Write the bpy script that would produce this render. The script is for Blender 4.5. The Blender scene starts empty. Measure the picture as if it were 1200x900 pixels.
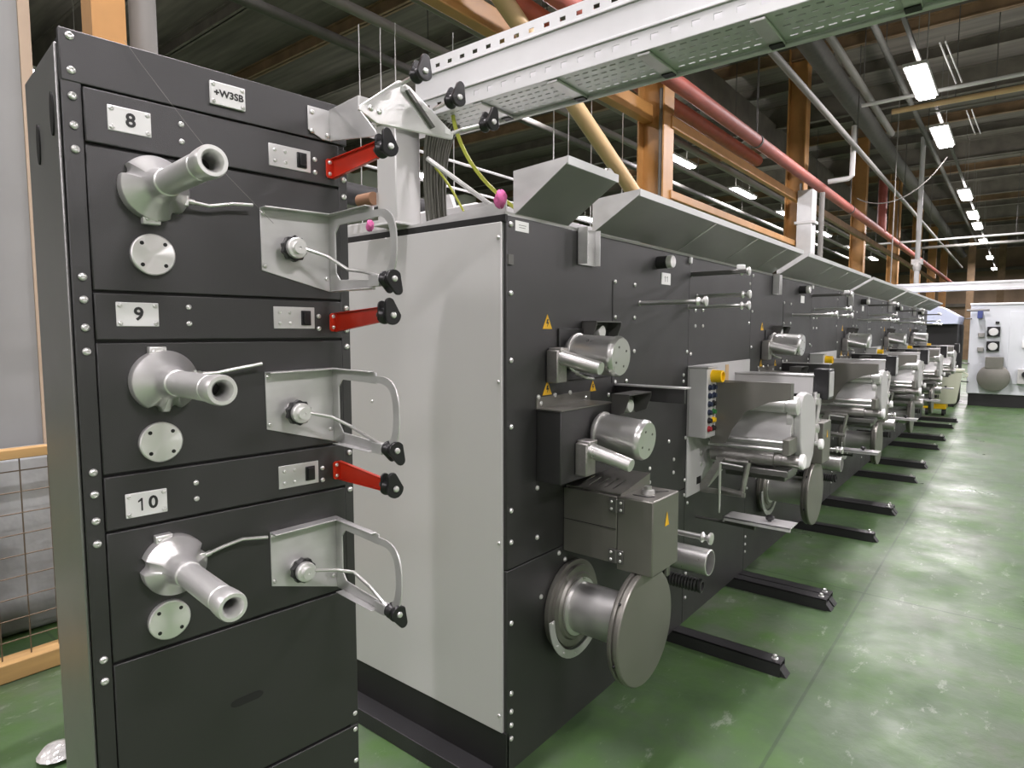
import bpy, math, random
from mathutils import Vector, Matrix
random.seed(7)
ZO = 0.145            # height of the floor in survey coordinates
F_PX = 740.0
PITCH = math.atan(61 / F_PX)
YAW = math.atan(594 * math.cos(PITCH) / F_PX)
COL = bpy.context.scene.collection
SC = bpy.context.scene

# ---------------------------------------------------------------- materials
def mat(name, col, rough=.5, metal=0., var=0., vscale=8., bump=0., bscale=60., coat=0., aniso=None,
        rvar=0., stretch=None, spec=None, emit=None):
    m = bpy.data.materials.new(name); m.use_nodes = True
    nt = m.node_tree; b = nt.nodes['Principled BSDF']
    b.inputs['Base Color'].default_value = (*col, 1)
    b.inputs['Roughness'].default_value = rough
    b.inputs['Metallic'].default_value = metal
    if spec is not None: b.inputs['Specular IOR Level'].default_value = spec
    if coat: b.inputs['Coat Weight'].default_value = coat; b.inputs['Coat Roughness'].default_value = .15
    if emit: b.inputs['Emission Color'].default_value = (*emit[0], 1); b.inputs['Emission Strength'].default_value = emit[1]
    tc = nt.nodes.new('ShaderNodeTexCoord'); src = tc.outputs['Object']
    if stretch:
        mp = nt.nodes.new('ShaderNodeMapping'); mp.inputs['Scale'].default_value = stretch
        nt.links.new(src, mp.inputs[0]); src = mp.outputs[0]
    if var or rvar:
        n = nt.nodes.new('ShaderNodeTexNoise'); n.inputs['Scale'].default_value = vscale; n.inputs['Detail'].default_value = 5
        nt.links.new(src, n.inputs['Vector'])
        if var:
            r = nt.nodes.new('ShaderNodeValToRGB')
            r.color_ramp.elements[0].position = .3; r.color_ramp.elements[1].position = .7
            r.color_ramp.elements[0].color = (*[max(0, c * (1 - var)) for c in col], 1)
            r.color_ramp.elements[1].color = (*[min(1, c * (1 + var)) for c in col], 1)
            nt.links.new(n.outputs['Fac'], r.inputs[0]); nt.links.new(r.outputs[0], b.inputs['Base Color'])
        if rvar:
            mr = nt.nodes.new('ShaderNodeMapRange')
            mr.inputs['From Min'].default_value = .3; mr.inputs['From Max'].default_value = .7
            mr.inputs['To Min'].default_value = max(0.02, rough - rvar); mr.inputs['To Max'].default_value = min(1, rough + rvar)
            nt.links.new(n.outputs['Fac'], mr.inputs[0]); nt.links.new(mr.outputs[0], b.inputs['Roughness'])
    if bump:
        n2 = nt.nodes.new('ShaderNodeTexNoise'); n2.inputs['Scale'].default_value = bscale; n2.inputs['Detail'].default_value = 3
        bp = nt.nodes.new('ShaderNodeBump'); bp.inputs['Strength'].default_value = bump; bp.inputs['Distance'].default_value = .01
        nt.links.new(src, n2.inputs['Vector']); nt.links.new(n2.outputs['Fac'], bp.inputs['Height']); nt.links.new(bp.outputs[0], b.inputs['Normal'])
    if aniso:
        b.inputs['Anisotropic'].default_value = .85
        t = nt.nodes.new('ShaderNodeTangent'); t.direction_type = 'RADIAL'; t.axis = aniso
        nt.links.new(t.outputs[0], b.inputs['Tangent'])
    return m

M = dict(
    black=mat('black_powder_coat', (.0085, .0085, .0083), .50, spec=.95, bump=.12, bscale=900, rvar=.05, vscale=3),
    blackedge=mat('black_frame_paint', (.012, .012, .012), .5),
    side=mat('cabinet_side_coat', (.33, .33, .325), .38, .85, rvar=.06, vscale=3, bump=.05, bscale=700),
    grey=mat('light_grey_paint', (.62, .62, .605), .38, .25, var=.03, vscale=2, stretch=(1, 1, .1)),
    paint=mat('control_box_grey', (.50, .50, .49), .45),
    galv=mat('galvanised_sheet', (.62, .62, .61), .42, .55, var=.10, vscale=9, rvar=.07, stretch=(1, 1, 2)),
    canopy=mat('canopy_sheet_metal', (.38, .375, .37), .40, .7, var=.08, vscale=5, rvar=.05),
    tray=mat('cable_tray_zinc', (.66, .67, .67), .45, .3, var=.06, vscale=6, rvar=.06),
    alu=mat('turned_aluminium', (.86, .86, .84), .36, .72, bump=.05, bscale=200, stretch=(1, 6, 6)),
    aluspin=mat('spun_aluminium_face', (.92, .91, .90), .31, .75, aniso='X'),
    stain=mat('stainless_steel', (.70, .70, .68), .33, .85, rvar=.06, vscale=14),
    dull=mat('dull_stainless_sheet', (.235, .23, .205), .40, .7, var=.06, vscale=6, rvar=.05),
    castm=mat('cast_metal', (.42, .41, .39), .42, .9, var=.15, vscale=20, bump=.2, bscale=120),
    white=mat('white_label', (.90, .90, .89), .5),
    whitemet=mat('polished_roller', (.86, .86, .84), .32, .6),
    ink=mat('label_ink', (.03, .03, .03), .6),
    plastic=mat('black_plastic', (.014, .014, .015), .3),
    rubber=mat('black_rubber', (.02, .02, .02), .65),
    red=mat('red_lacquer', (.62, .035, .012), .33, coat=.3, var=.06, vscale=20),
    screw=mat('zinc_screw', (.82, .82, .80), .30, .8),
    hole=mat('dark_bore', (.01, .01, .01), .6),
    yellow=mat('yellow_plastic', (.90, .56, .012), .35),
    redbtn=mat('red_button', (.35, .02, .03), .35), bluebtn=mat('dark_blue_button', (.02, .03, .06), .35),
    greenbtn=mat('green_button', (.03, .18, .05), .35),
    orange=mat('ochre_column_paint', (.40, .205, .062), .45, var=.12, vscale=4),
    orangel=mat('pale_ochre_paint', (.52, .36, .18), .45, var=.08, vscale=4),
    redpipe=mat('red_pipe_paint', (.29, .07, .05), .55, var=.15, vscale=7),
    redpipe2=mat('orange_red_pipe_paint', (.34, .07, .03), .55, var=.15, vscale=7),
    gpipe=mat('grey_steel_pipe', (.17, .165, .15), .6, .0),
    gpipedark=mat('dark_duct', (.08, .078, .07), .7, .0, var=.15),
    wpipe=mat('white_conduit', (.55, .55, .54), .5),
    roof=mat('roof_boards', (.11, .10, .085), .8, var=.35, vscale=2.5, stretch=(.25, 3, 1)),
    roofbeam=mat('roof_steel', (.12, .11, .09), .7, var=.25, vscale=3),
    roofbrown=mat('brown_roof_beam', (.20, .13, .07), .7, var=.25, vscale=3),
    wall=mat('hall_wall_paint', (.62, .61, .59), .8, var=.2, vscale=.6),
    wallb=mat('brown_end_wall', (.22, .16, .105), .8, var=.3, vscale=.8),
    pillar=mat('pale_pillar', (.255, .262, .255), .7, var=.05, vscale=3),
    foot=mat('black_foot_beam', (.022, .022, .023), .42, bump=.1, bscale=200),
    wood=mat('raw_timber', (.50, .31, .12), .7, var=.2, vscale=6, stretch=(3, .4, 3)),
    wire=mat('cage_wire', (.16, .12, .08), .5, .5),
    wrap=mat('grey_wrapped_goods', (.33, .345, .345), .45, var=.2, vscale=5, bump=.8, bscale=9),
    film=mat('clear_wrap', (.62, .62, .60), .15, .2, var=.3, vscale=14, bump=1., bscale=25),
    cable=mat('grey_cable', (.12, .12, .10), .5), ygcable=mat('yellow_green_cable', (.62, .66, .10), .4),
    wcable=mat('white_cable', (.70, .70, .68), .45),
    rag=mat('pink_rag', (.62, .13, .33), .8, bump=.8, bscale=50),
    brown=mat('cardboard_core', (.26, .14, .08), .8),
    wmach=mat('white_machine_paint', (.66, .69, .72), .4, var=.03, vscale=2),
    sheetblue=mat('bluish_cover', (.62, .68, .86), .35),
    bin=mat('cream_bin_plastic', (.68, .67, .56), .5),
    lamp=mat('lamp_diffuser', (1, 1, 1), .4, emit=((1, .928, .965), 14)),
    warn=mat('warning_yellow', (.85, .50, .02), .5),
    bracketdark=mat('dark_plated_bracket', (.16, .16, .15), .38, .6),
    beige=mat('beige_edge', (.42, .33, .24), .7),
)

# clean disc cover: brushed in rings
def floor_mat():
    m = bpy.data.materials.new('green_epoxy_floor'); m.use_nodes = True; nt = m.node_tree; b = nt.nodes['Principled BSDF']
    N = nt.nodes.new; L = nt.links.new
    tc = N('ShaderNodeTexCoord')
    def noise(s, d=6, stretch=None, ro=.55):
        n = N('ShaderNodeTexNoise'); n.inputs['Scale'].default_value = s; n.inputs['Detail'].default_value = d; n.inputs['Roughness'].default_value = ro
        if stretch:
            mp = N('ShaderNodeMapping'); mp.inputs['Scale'].default_value = stretch; L(tc.outputs['Object'], mp.inputs[0]); L(mp.outputs[0], n.inputs['Vector'])
        else: L(tc.outputs['Object'], n.inputs['Vector'])
        return n.outputs['Fac']
    def ramp(f, stops):
        r = N('ShaderNodeValToRGB'); e = r.color_ramp.elements
        e[0].position, e[0].color = stops[0][0], (*stops[0][1], 1); e[1].position, e[1].color = stops[1][0], (*stops[1][1], 1)
        for p, c in stops[2:]:
            k = e.new(p); k.color = (*c, 1)
        L(f, r.inputs[0]); return r.outputs[0]
    base = ramp(noise(1.3, 7), [(.30, (.052, .100, .040)), (.52, (.082, .124, .068)), (.70, (.135, .152, .120))])
    mott = ramp(noise(5, 6), [(.40, (0, 0, 0)), (.72, (1, 1, 1))])
    mx = N('ShaderNodeMix'); mx.data_type = 'RGBA'; L(mott, mx.inputs['Factor']); L(base, mx.inputs['A']); mx.inputs['B'].default_value = (.070, .142, .040, 1)
    scuff = ramp(noise(16, 8, (1, .45, 1), .7), [(.60, (0, 0, 0)), (.70, (.65, .65, .65))])
    mx2 = N('ShaderNodeMix'); mx2.data_type = 'RGBA'; L(scuff, mx2.inputs['Factor']); L(mx.outputs['Result'], mx2.inputs['A']); mx2.inputs['B'].default_value = (.26, .30, .24, 1)
    # slab joints: thin dark lines every 3 m
    sp = N('ShaderNodeSeparateXYZ'); L(tc.outputs['Object'], sp.inputs[0])
    def joint(out, off, per):
        a = N('ShaderNodeMath'); a.operation = 'ADD'; a.inputs[1].default_value = off; L(out, a.inputs[0])
        p = N('ShaderNodeMath'); p.operation = 'PINGPONG'; p.inputs[1].default_value = per / 2; L(a.outputs[0], p.inputs[0])
        l = N('ShaderNodeMath'); l.operation = 'LESS_THAN'; l.inputs[1].default_value = .006; L(p.outputs[0], l.inputs[0]); return l.outputs[0]
    j = N('ShaderNodeMath'); j.operation = 'MAXIMUM'; L(joint(sp.outputs['X'], .35, 4.0), j.inputs[0]); L(joint(sp.outputs['Y'], 1.6, 3.0), j.inputs[1])
    jm = N('ShaderNodeMath'); jm.operation = 'MULTIPLY'; jm.inputs[1].default_value = .5; L(j.outputs[0], jm.inputs[0])
    mx3 = N('ShaderNodeMix'); mx3.data_type = 'RGBA'; L(jm.outputs[0], mx3.inputs['Factor']); L(mx2.outputs['Result'], mx3.inputs['A']); mx3.inputs['B'].default_value = (.03, .05, .03, 1)
    L(mx3.outputs['Result'], b.inputs['Base Color'])
    mr = N('ShaderNodeMapRange'); mr.inputs['From Min'].default_value = .32; mr.inputs['From Max'].default_value = .68
    mr.inputs['To Min'].default_value = .27; mr.inputs['To Max'].default_value = .55
    L(noise(2.2, 8, None, .65), mr.inputs[0]); L(mr.outputs[0], b.inputs['Roughness'])
    bp = N('ShaderNodeBump'); bp.inputs['Strength'].default_value = .35; bp.inputs['Distance'].default_value = .012
    L(noise(7, 6), bp.inputs['Height']); L(bp.outputs[0], b.inputs['Normal'])
    b.inputs['Specular IOR Level'].default_value = .25
    return m
M['floor'] = floor_mat()
HX0, HX1, HY0, HY1, HZ = -17., 8.5, -9., 50., 6.9

# ---------------------------------------------------------------- mesh helper
class MB:
    def __init__(s): s.v = []; s.f = []
    def add(s, vs, fs):
        o = len(s.v); s.v += [tuple(p) for p in vs]; s.f += [tuple(i + o for i in f) for f in fs]; return s
    def box(s, x0, x1, y0, y1, z0, z1):
        if x0 > x1: x0, x1 = x1, x0
        if y0 > y1: y0, y1 = y1, y0
        vs = [(x, y, z) for x in (x0, x1) for y in (y0, y1) for z in (z0, z1)]
        return s.add(vs, [(0, 1, 3, 2), (4, 6, 7, 5), (0, 4, 5, 1), (2, 3, 7, 6), (0, 2, 6, 4), (1, 5, 7, 3)])
    def prism(s, poly, plane, a, b):
        n = len(poly)
        def P(u, v, w): return {'yz': (w, u, v), 'xz': (u, w, v), 'xy': (u, v, w)}[plane]
        vs = [P(u, v, a) for u, v in poly] + [P(u, v, b) for u, v in poly]
        area = sum(poly[i][0] * poly[(i + 1) % n][1] - poly[(i + 1) % n][0] * poly[i][1] for i in range(n))
        up = (area > 0) == (b > a)
        if plane == 'xz': up = not up
        f = [tuple(range(n - 1, -1, -1)), tuple(range(n, 2 * n))] + [(i, (i + 1) % n, n + (i + 1) % n, n + i) for i in range(n)]
        if not up: f = [t[::-1] for t in f]
        return s.add(vs, f)
    def lathe(s, o, axis, prof, seg=24, cap=True):
        o = Vector(o); t = Vector(axis).normalized()
        h = Vector((0, 0, 1)) if abs(t.z) < .9 else Vector((1, 0, 0))
        u = t.cross(h).normalized(); w = t.cross(u).normalized()
        vs = []; fs = []
        for a, r in prof:
            for k in range(seg):
                th = 2 * math.pi * k / seg
                vs.append(o + t * a + u * (r * math.cos(th)) + w * (r * math.sin(th)))
        m = len(prof)
        for i in range(m - 1):
            for k in range(seg):
                k2 = (k + 1) % seg
                fs.append((i * seg + k, i * seg + k2, (i + 1) * seg + k2, (i + 1) * seg + k))
        if cap:
            fs.append(tuple(range(seg - 1, -1, -1))); fs.append(tuple((m - 1) * seg + k for k in range(seg)))
        return s.add(vs, fs)
    def cyl(s, p0, p1, r0, r1=None, seg=20):
        p0 = Vector(p0); p1 = Vector(p1); d = p1 - p0
        return s.lathe(p0, d, [(0, r0), (d.length, r0 if r1 is None else r1)], seg)
    def tube(s, pts, r, seg=10):
        pts = [Vector(p) for p in pts]; vs = []; fs = []; prev = None
        for i, p in enumerate(pts):
            a = pts[max(0, i - 1)]; c = pts[min(len(pts) - 1, i + 1)]; t = (c - a).normalized()
            if prev is None: h = Vector((0, 0, 1)) if abs(t.z) < .9 else Vector((1, 0, 0)); u = t.cross(h).normalized()
            else: u = (prev - t * prev.dot(t)).normalized()
            prev = u; w = t.cross(u)
            vs += [p + u * (r * math.cos(2 * math.pi * k / seg)) + w * (r * math.sin(2 * math.pi * k / seg)) for k in range(seg)]
        for i in range(len(pts) - 1):
            for k in range(seg):
                k2 = (k + 1) % seg; fs.append((i * seg + k, i * seg + k2, (i + 1) * seg + k2, (i + 1) * seg + k))
        fs.append(tuple(range(seg - 1, -1, -1))); fs.append(tuple((len(pts) - 1) * seg + k for k in range(seg)))
        return s.add(vs, fs)
    def quad(s, *p): return s.add(p, [tuple(range(len(p)))])
    def perf(s, plane, w, u0, u1, v0, v1, holes):
        """flat sheet in a plane with real rectangular openings (u0,u1,v0,v1)"""
        us = sorted({u0, u1, *[h[0] for h in holes], *[h[1] for h in holes]})
        vsn = sorted({v0, v1, *[h[2] for h in holes], *[h[3] for h in holes]})
        idx = {}; vs = []; fs = []
        for i, u in enumerate(us):
            for j, v in enumerate(vsn):
                idx[i, j] = len(vs); vs.append({'yz': (w, u, v), 'xz': (u, w, v), 'xy': (u, v, w)}[plane])
        for j in range(len(vsn) - 1):
            cv = (vsn[j] + vsn[j + 1]) / 2
            row = [h for h in holes if h[2] < cv < h[3]]
            for i in range(len(us) - 1):
                cu = (us[i] + us[i + 1]) / 2
                if any(h[0] < cu < h[1] for h in row): continue
                fs.append((idx[i, j], idx[i + 1, j], idx[i + 1, j + 1], idx[i, j + 1]))
        return s.add(vs, fs)
    def build(s, name, material, parent=None, bev=0., solid=0., smooth=35, loc=None):
        me = bpy.data.meshes.new(name)
        vs = [(x, y, z - ZO) for x, y, z in s.v]
        off = (0, 0, 0)
        if parent is None:
            xs, ys, zs = zip(*vs); off = ((min(xs) + max(xs)) / 2, (min(ys) + max(ys)) / 2, min(zs))
            vs = [(x - off[0], y - off[1], z - off[2]) for x, y, z in vs]
        me.from_pydata(vs, [], s.f); me.validate(); me.update()
        me.materials.append(M[material] if isinstance(material, str) else material)
        if smooth: me.shade_smooth(); me.set_sharp_from_angle(angle=math.radians(smooth))
        o = bpy.data.objects.new(name, me); COL.objects.link(o); o.location = off
        if parent is not None: o.parent = parent
        if solid: d = o.modifiers.new('s', 'SOLIDIFY'); d.thickness = solid; d.offset = 0
        if bev:
            d = o.modifiers.new('b', 'BEVEL'); d.width = bev; d.segments = 2; d.limit_method = 'ANGLE'; d.angle_limit = math.radians(40); d.harden_normals = False
        return o

def tag(o, label=None, cat=None, group=None, kind=None):
    if label: o['label'] = label
    if cat: o['category'] = cat
    if group: o['group'] = group
    if kind: o['kind'] = kind
    return o
def thing(name, loc=(0, 0, 0), rz=0, **k):
    o = bpy.data.objects.new(name, None); COL.objects.link(o); o.location = loc; o.rotation_euler.z = rz; o.empty_display_size = .1
    return tag(o, **k)
def copy_tree(o, parent=None, loc=None):
    c = o.copy(); COL.objects.link(c)
    if parent: c.parent = parent
    if loc: c.location = loc
    for ch in list(o.children): copy_tree(ch, c)
    return c

SCREW = None
def screws(parent, pts, r=.0075, axis='x', name='screw'):
    global SCREW
    if SCREW is None:
        b = MB().lathe((0, 0, ZO), (1, 0, 0), [(0, 1), (.25, 1), (.5, .85), (.68, .5), (.70, .42), (.42, .36), (.40, .01)], 12)
        o = b.build(name, 'screw', parent=parent); SCREW = o.data; bpy.data.objects.remove(o)
    for p in pts:
        o = bpy.data.objects.new(name, SCREW); COL.objects.link(o); o.parent = parent
        o.location = (p[0], p[1], p[2] - ZO); o.scale = (r, r, r)
        if axis == '-y': o.rotation_euler.z = -math.pi / 2

def text(body, size, x, y, z, parent, name='lettering', m='ink', bold=.0, rot=0):
    """lettering on a face whose normal is +x; y to the right, z up; centred"""
    cu = bpy.data.curves.new(name, 'FONT'); cu.body = body; cu.size = size; cu.align_x = 'CENTER'; cu.align_y = 'CENTER'
    cu.extrude = .0004; cu.offset = bold; cu.resolution_u = 3
    t = bpy.data.objects.new(name, cu); COL.objects.link(t)
    bpy.context.view_layer.update()
    dg = bpy.context.evaluated_depsgraph_get()
    me = bpy.data.meshes.new_from_object(t.evaluated_get(dg)); bpy.data.objects.remove(t)
    R = Matrix(((0, 0, 1, x), (1, 0, 0, y), (0, 1, 0, z - ZO), (0, 0, 0, 1)))
    me.transform(R @ Matrix.Rotation(rot, 4, 'Z')); me.materials.clear(); me.materials.append(M[m])
    o = bpy.data.objects.new(name, me); COL.objects.link(o); o.parent = parent
    return o

def teardrop(y, z, r, L, ang, n=14):
    """outline of a teardrop lobe plate in y,z; the small end points along ang"""
    pts = []; r2 = r * .55
    for k in range(n + 1):
        a = ang + math.pi / 2 + .18 + (math.pi - .36) * k / n; pts.append((y + r * math.cos(a), z + r * math.sin(a)))
    cy, cz = y + L * math.cos(ang), z + L * math.sin(ang)
    for k in range(8):
        a = ang - math.pi / 2 + .18 + (math.pi - .36) * k / 7; pts.append((cy + r2 * math.cos(a), cz + r2 * math.sin(a)))
    return pts
def pulley(parent, x, y, z, ang, s=1.):
    p = MB()
    p.prism(teardrop(y, z, .017 * s, .020 * s, ang), 'yz', x - .018 * s, x - .013 * s)
    p.prism(teardrop(y, z, .0185 * s, .024 * s, ang), 'yz', x + .008 * s, x + .015 * s)
    p.lathe((x - .013 * s, y, z), (1, 0, 0), [(0, .017 * s), (.006 * s, .010 * s), (.014 * s, .010 * s), (.021 * s, .017 * s)], 20)
    o = p.build('wire_pulley', 'plastic', parent, bev=.0012)
    q = MB().lathe((x + .015 * s, y, z), (1, 0, 0), [(0, .0065 * s), (.003 * s, .0055 * s), (.004 * s, .003 * s)], 12)
    q.build('pulley_bolt', 'screw', o if parent.parent is None else parent)
    return o

# ================================================================ the near cabinet
CA = Vector((-1.205, .362, 0)); RZ = -math.atan2(.09795, .99519)
W = .5105
cab = thing('payoff_cabinet', CA, RZ, label='tall black steel cabinet with three numbered aluminium spindles, 8, 9 and 10', cat='cabinet')
MB().box(-.275, -.004, .002, W - .002, .145, 2.072).build('cabinet_body', 'blackedge', cab, bev=.003)
MB().box(-.265, -.014, -.004, .0015, .16, 2.06).build('side_panel', 'side', cab, bev=.002)
# slots in the side panel
for (x, z) in ((-.045, 1.955), (-.165, 1.93)):
    pts = [(x + .012 * math.cos(a * math.pi / 12), z + .035 * math.sin(a * math.pi / 12)) for a in range(24)]
    MB().prism(pts, 'xz', -.0065, -.0035).build('side_slot', 'hole', cab)
# edge columns, then the panels between them
MB().box(-.004, .001, 0, .0275, .15, 2.078).build('edge_strip', 'black', cab, bev=.0012)
MB().box(-.004, .001, .4895, W, .15, 1.99).build('edge_strip', 'black', cab, bev=.0012)
MB().box(-.012, .0022, 0, W, 1.9985, 2.08).build('top_panel', 'black', cab, bev=.002)
def strip(z0, z1, name='front_panel', x=.0035):
    MB().box(-.004, x, .0285, .4885, z0, z1).build(name, 'black', cab, bev=.002)
for z0, z1 in ((1.669, 1.9045), (1.3575, 1.5815), (1.0265, 1.2555)): strip(z0, z1, 'bay_panel')
for z0, z1 in ((1.9085, 1.9945), (1.5865, 1.665), (1.2605, 1.3535)): strip(z0, z1, 'number_strip', .006)
lp = MB(); lp.box(-.004, .0035, .0285, W - .001, .700, 1.0215); strip_low = lp.build('lower_panel', 'black', cab, bev=.002)
MB().box(-.004, .0035, .0285, W - .001, .16, .694).build('lower_panel', 'black', cab, bev=.002)
# elongated finger slot in the lower panel
pts = [(.2562 + .017 * math.cos(a) + (.016 if math.cos(a) > 0 else -.016), .8632 + .0085 * math.sin(a)) for a in [k * math.pi / 8 for k in range(16)]]
MB().prism(pts, 'yz', .003, .0042).build('finger_slot', 'hole', cab)
screws(cab, [(.0015, .0148, z) for z in (2.0687, 2.016, 1.9764, 1.931, 1.8935, 1.69, 1.653, 1.607, 1.5677, 1.3644, 1.3266, 1.281, 1.2413, 1.037, .9984)], .0066)
screws(cab, [(.0012, .5012, z) for z in (1.9264, 1.8905, 1.652, 1.6037, 1.568, 1.332, 1.2484, .722, .683, .607)], .0062)
for zc in (1.9525, 1.630, 1.305): screws(cab, [(.006, .175, zc + .015), (.006, .175, zc - .015), (.006, .4325, zc + .003), (.006, .4325, zc - .023)], .005)

def one(y, z, h, x, parent, m='ink'):
    a = h / 2
    MB().prism([(y + .10 * h, z - a), (y + .10 * h, z + a), (y + .0 * h, z + a), (y - .22 * h, z + a * .62), (y - .22 * h, z + a * .36), (y - .02 * h, z + a * .56), (y - .02 * h, z - a)], 'yz', x, x + .0004).build('lettering', m, parent)
def number_plate(y0, y1, z0, z1, s, size, bold):
    p = MB().box(.002, .008, y0, y1, z0, z1).build('number_plate', 'white', cab, bev=.0012)
    if s == '10':
        text('0', size, .0086, (y0 + y1) / 2 + .010, (z0 + z1) / 2, p, bold=bold); one((y0 + y1) / 2 - .009, (z0 + z1) / 2, .0225, .0082, p)
    else: text(s, size, .0086, (y0 + y1) / 2 + .001, (z0 + z1) / 2, p, bold=bold)
    for y in (y0 + .0055, y1 - .0055):
        for z in (z0 + .0055, z1 - .0055): screws(p, [(.008, y, z)], .004, name='plate_screw')
number_plate(.061, .126, 1.9335, 1.9745, '8', .031, .0008)
number_plate(.059, .1245, 1.6095, 1.6505, '9', .031, .0008)
number_plate(.0585, .1245, 1.2765, 1.3195, '10', .031, .0008)
number_plate(.2271, .2913, 2.0175, 2.0585, '+W3SB', .0172, .0005)
for z0, z1 in ((1.926, 1.9695), (1.6065, 1.651), (1.2785, 1.326)):
    p = MB().box(.002, .008, .334, .4225, z0, z1).build('switch_plate', 'galv', cab, bev=.001)
    screws(p, [(.008, y, z) for y in (.346, .368) for z in (z0 + .0115, z1 - .0115)], .0036, name='plate_screw')
    s_ = MB().box(.008, .011, .392, .413, (z0 + z1) / 2 - .015, (z0 + z1) / 2 + .015)
    s_.prism([(.396, (z0 + z1) / 2 - .012), (.409, (z0 + z1) / 2 - .012), (.409, (z0 + z1) / 2 + .012), (.396, (z0 + z1) / 2 + .012)], 'yz', .011, .015)
    s_.build('rocker_switch', 'plastic', p, bev=.001)
for yc, zc in ((.1195, 1.734), (.1185, 1.4045), (.119, 1.0765)):
    p = MB().lathe((.003, yc, zc), (1, 0, 0), [(0, .0355), (.009, .0355), (.011, .0335), (.011, .001)], 40).build('disc_cover', 'aluspin', cab)
    for a in (45, 135, 225, 315):
        a = math.radians(a); MB().lathe((.0138, yc + .026 * math.cos(a), zc + .026 * math.sin(a)), (1, 0, 0), [(0, .0034), (.0008, .0034)], 12).build('cover_hole', 'hole', p)

def spindle(yc, zc, clamp, notch, lever):
    p = MB().lathe((.080, yc, zc), (1, 0, 0), [(0, .0235), (.006, .0225), (.008, .0205), (.012, .0205), (.014, .0215), (.150, .0215), (.152, .0200), (.156, .0200), (.158, .0225),
            (.176, .0235), (.190, .0235), (.195, .0218), (.195, .0165), (.188, .0125), (.150, .0115), (.150, .0005)], 40).build('spindle', 'alu', cab)
    # flange with a shallow cone and bites out of its rim
    seg = 96; vs = []; rings = [(.004, 1.), (.022, 1.), (.026, .97), (.046, .56), (.070, .45), (.084, .40)]
    for (x, f) in rings:
        for k in range(seg):
            a = 2 * math.pi * k / seg; r = .0545 * f
            if f > .75:
                for na in notch:
                    d = abs((math.degrees(a) - na + 180) % 360 - 180)
                    if d < 11: r *= 1 - .17 * math.cos(d / 11 * math.pi / 2) ** .5
            vs.append((x, yc + r * math.cos(a), zc + r * math.sin(a)))
    fs = [(i * seg + k, i * seg + (k + 1) % seg, (i + 1) * seg + (k + 1) % seg, (i + 1) * seg + k) for i in range(len(rings) - 1) for k in range(seg)]
    fs += [tuple(range(seg - 1, -1, -1)), tuple((len(rings) - 1) * seg + k for k in range(seg))]
    MB().add(vs, fs).build('flange', 'aluspin', p)
    MB().lathe((.2305, yc, zc), (1, 0, 0), [(0, .0112), (.0005, .0112)], 24).build('bore', 'hole', p)
    ca = math.radians(clamp); cy, cz = yc + .053 * math.cos(ca), zc + .053 * math.sin(ca)
    c = MB().box(.004, .020, cy - .014, cy + .014, cz - .009, cz + .009).build('clamp_block', 'alu', p, bev=.002)
    screws(p, [(.020, cy - .007, cz), (.020, cy + .007, cz)], .0042, name='clamp_screw')
    q = MB().box(.004, .030, yc + .036, yc + .050, lever[0][2] - .010, lever[0][2] + .008).build('lever_block', 'alu', p, bev=.0015)
    l = MB().tube(lever, .0034).lathe(lever[0], Vector(lever[1]) - Vector(lever[0]), [(0, .0052), (.012, .0052), (.016, .003)], 12).build('lever', 'stain', p)
spindle(.1248, 1.846, 262, (150, 305), [(.022, .173, 1.832), (.022, .212, 1.828), (.022, .255, 1.838), (.022, .292, 1.841)])
spindle(.1265, 1.5133, 100, (285, 250), [(.022, .173, 1.524), (.022, .215, 1.524), (.022, .250, 1.530), (.022, .300, 1.538)])
spindle(.130, 1.1788, 108, (170, 20), [(.022, .178, 1.184), (.022, .215, 1.193), (.022, .250, 1.1985), (.022, .300, 1.1905)])

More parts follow.
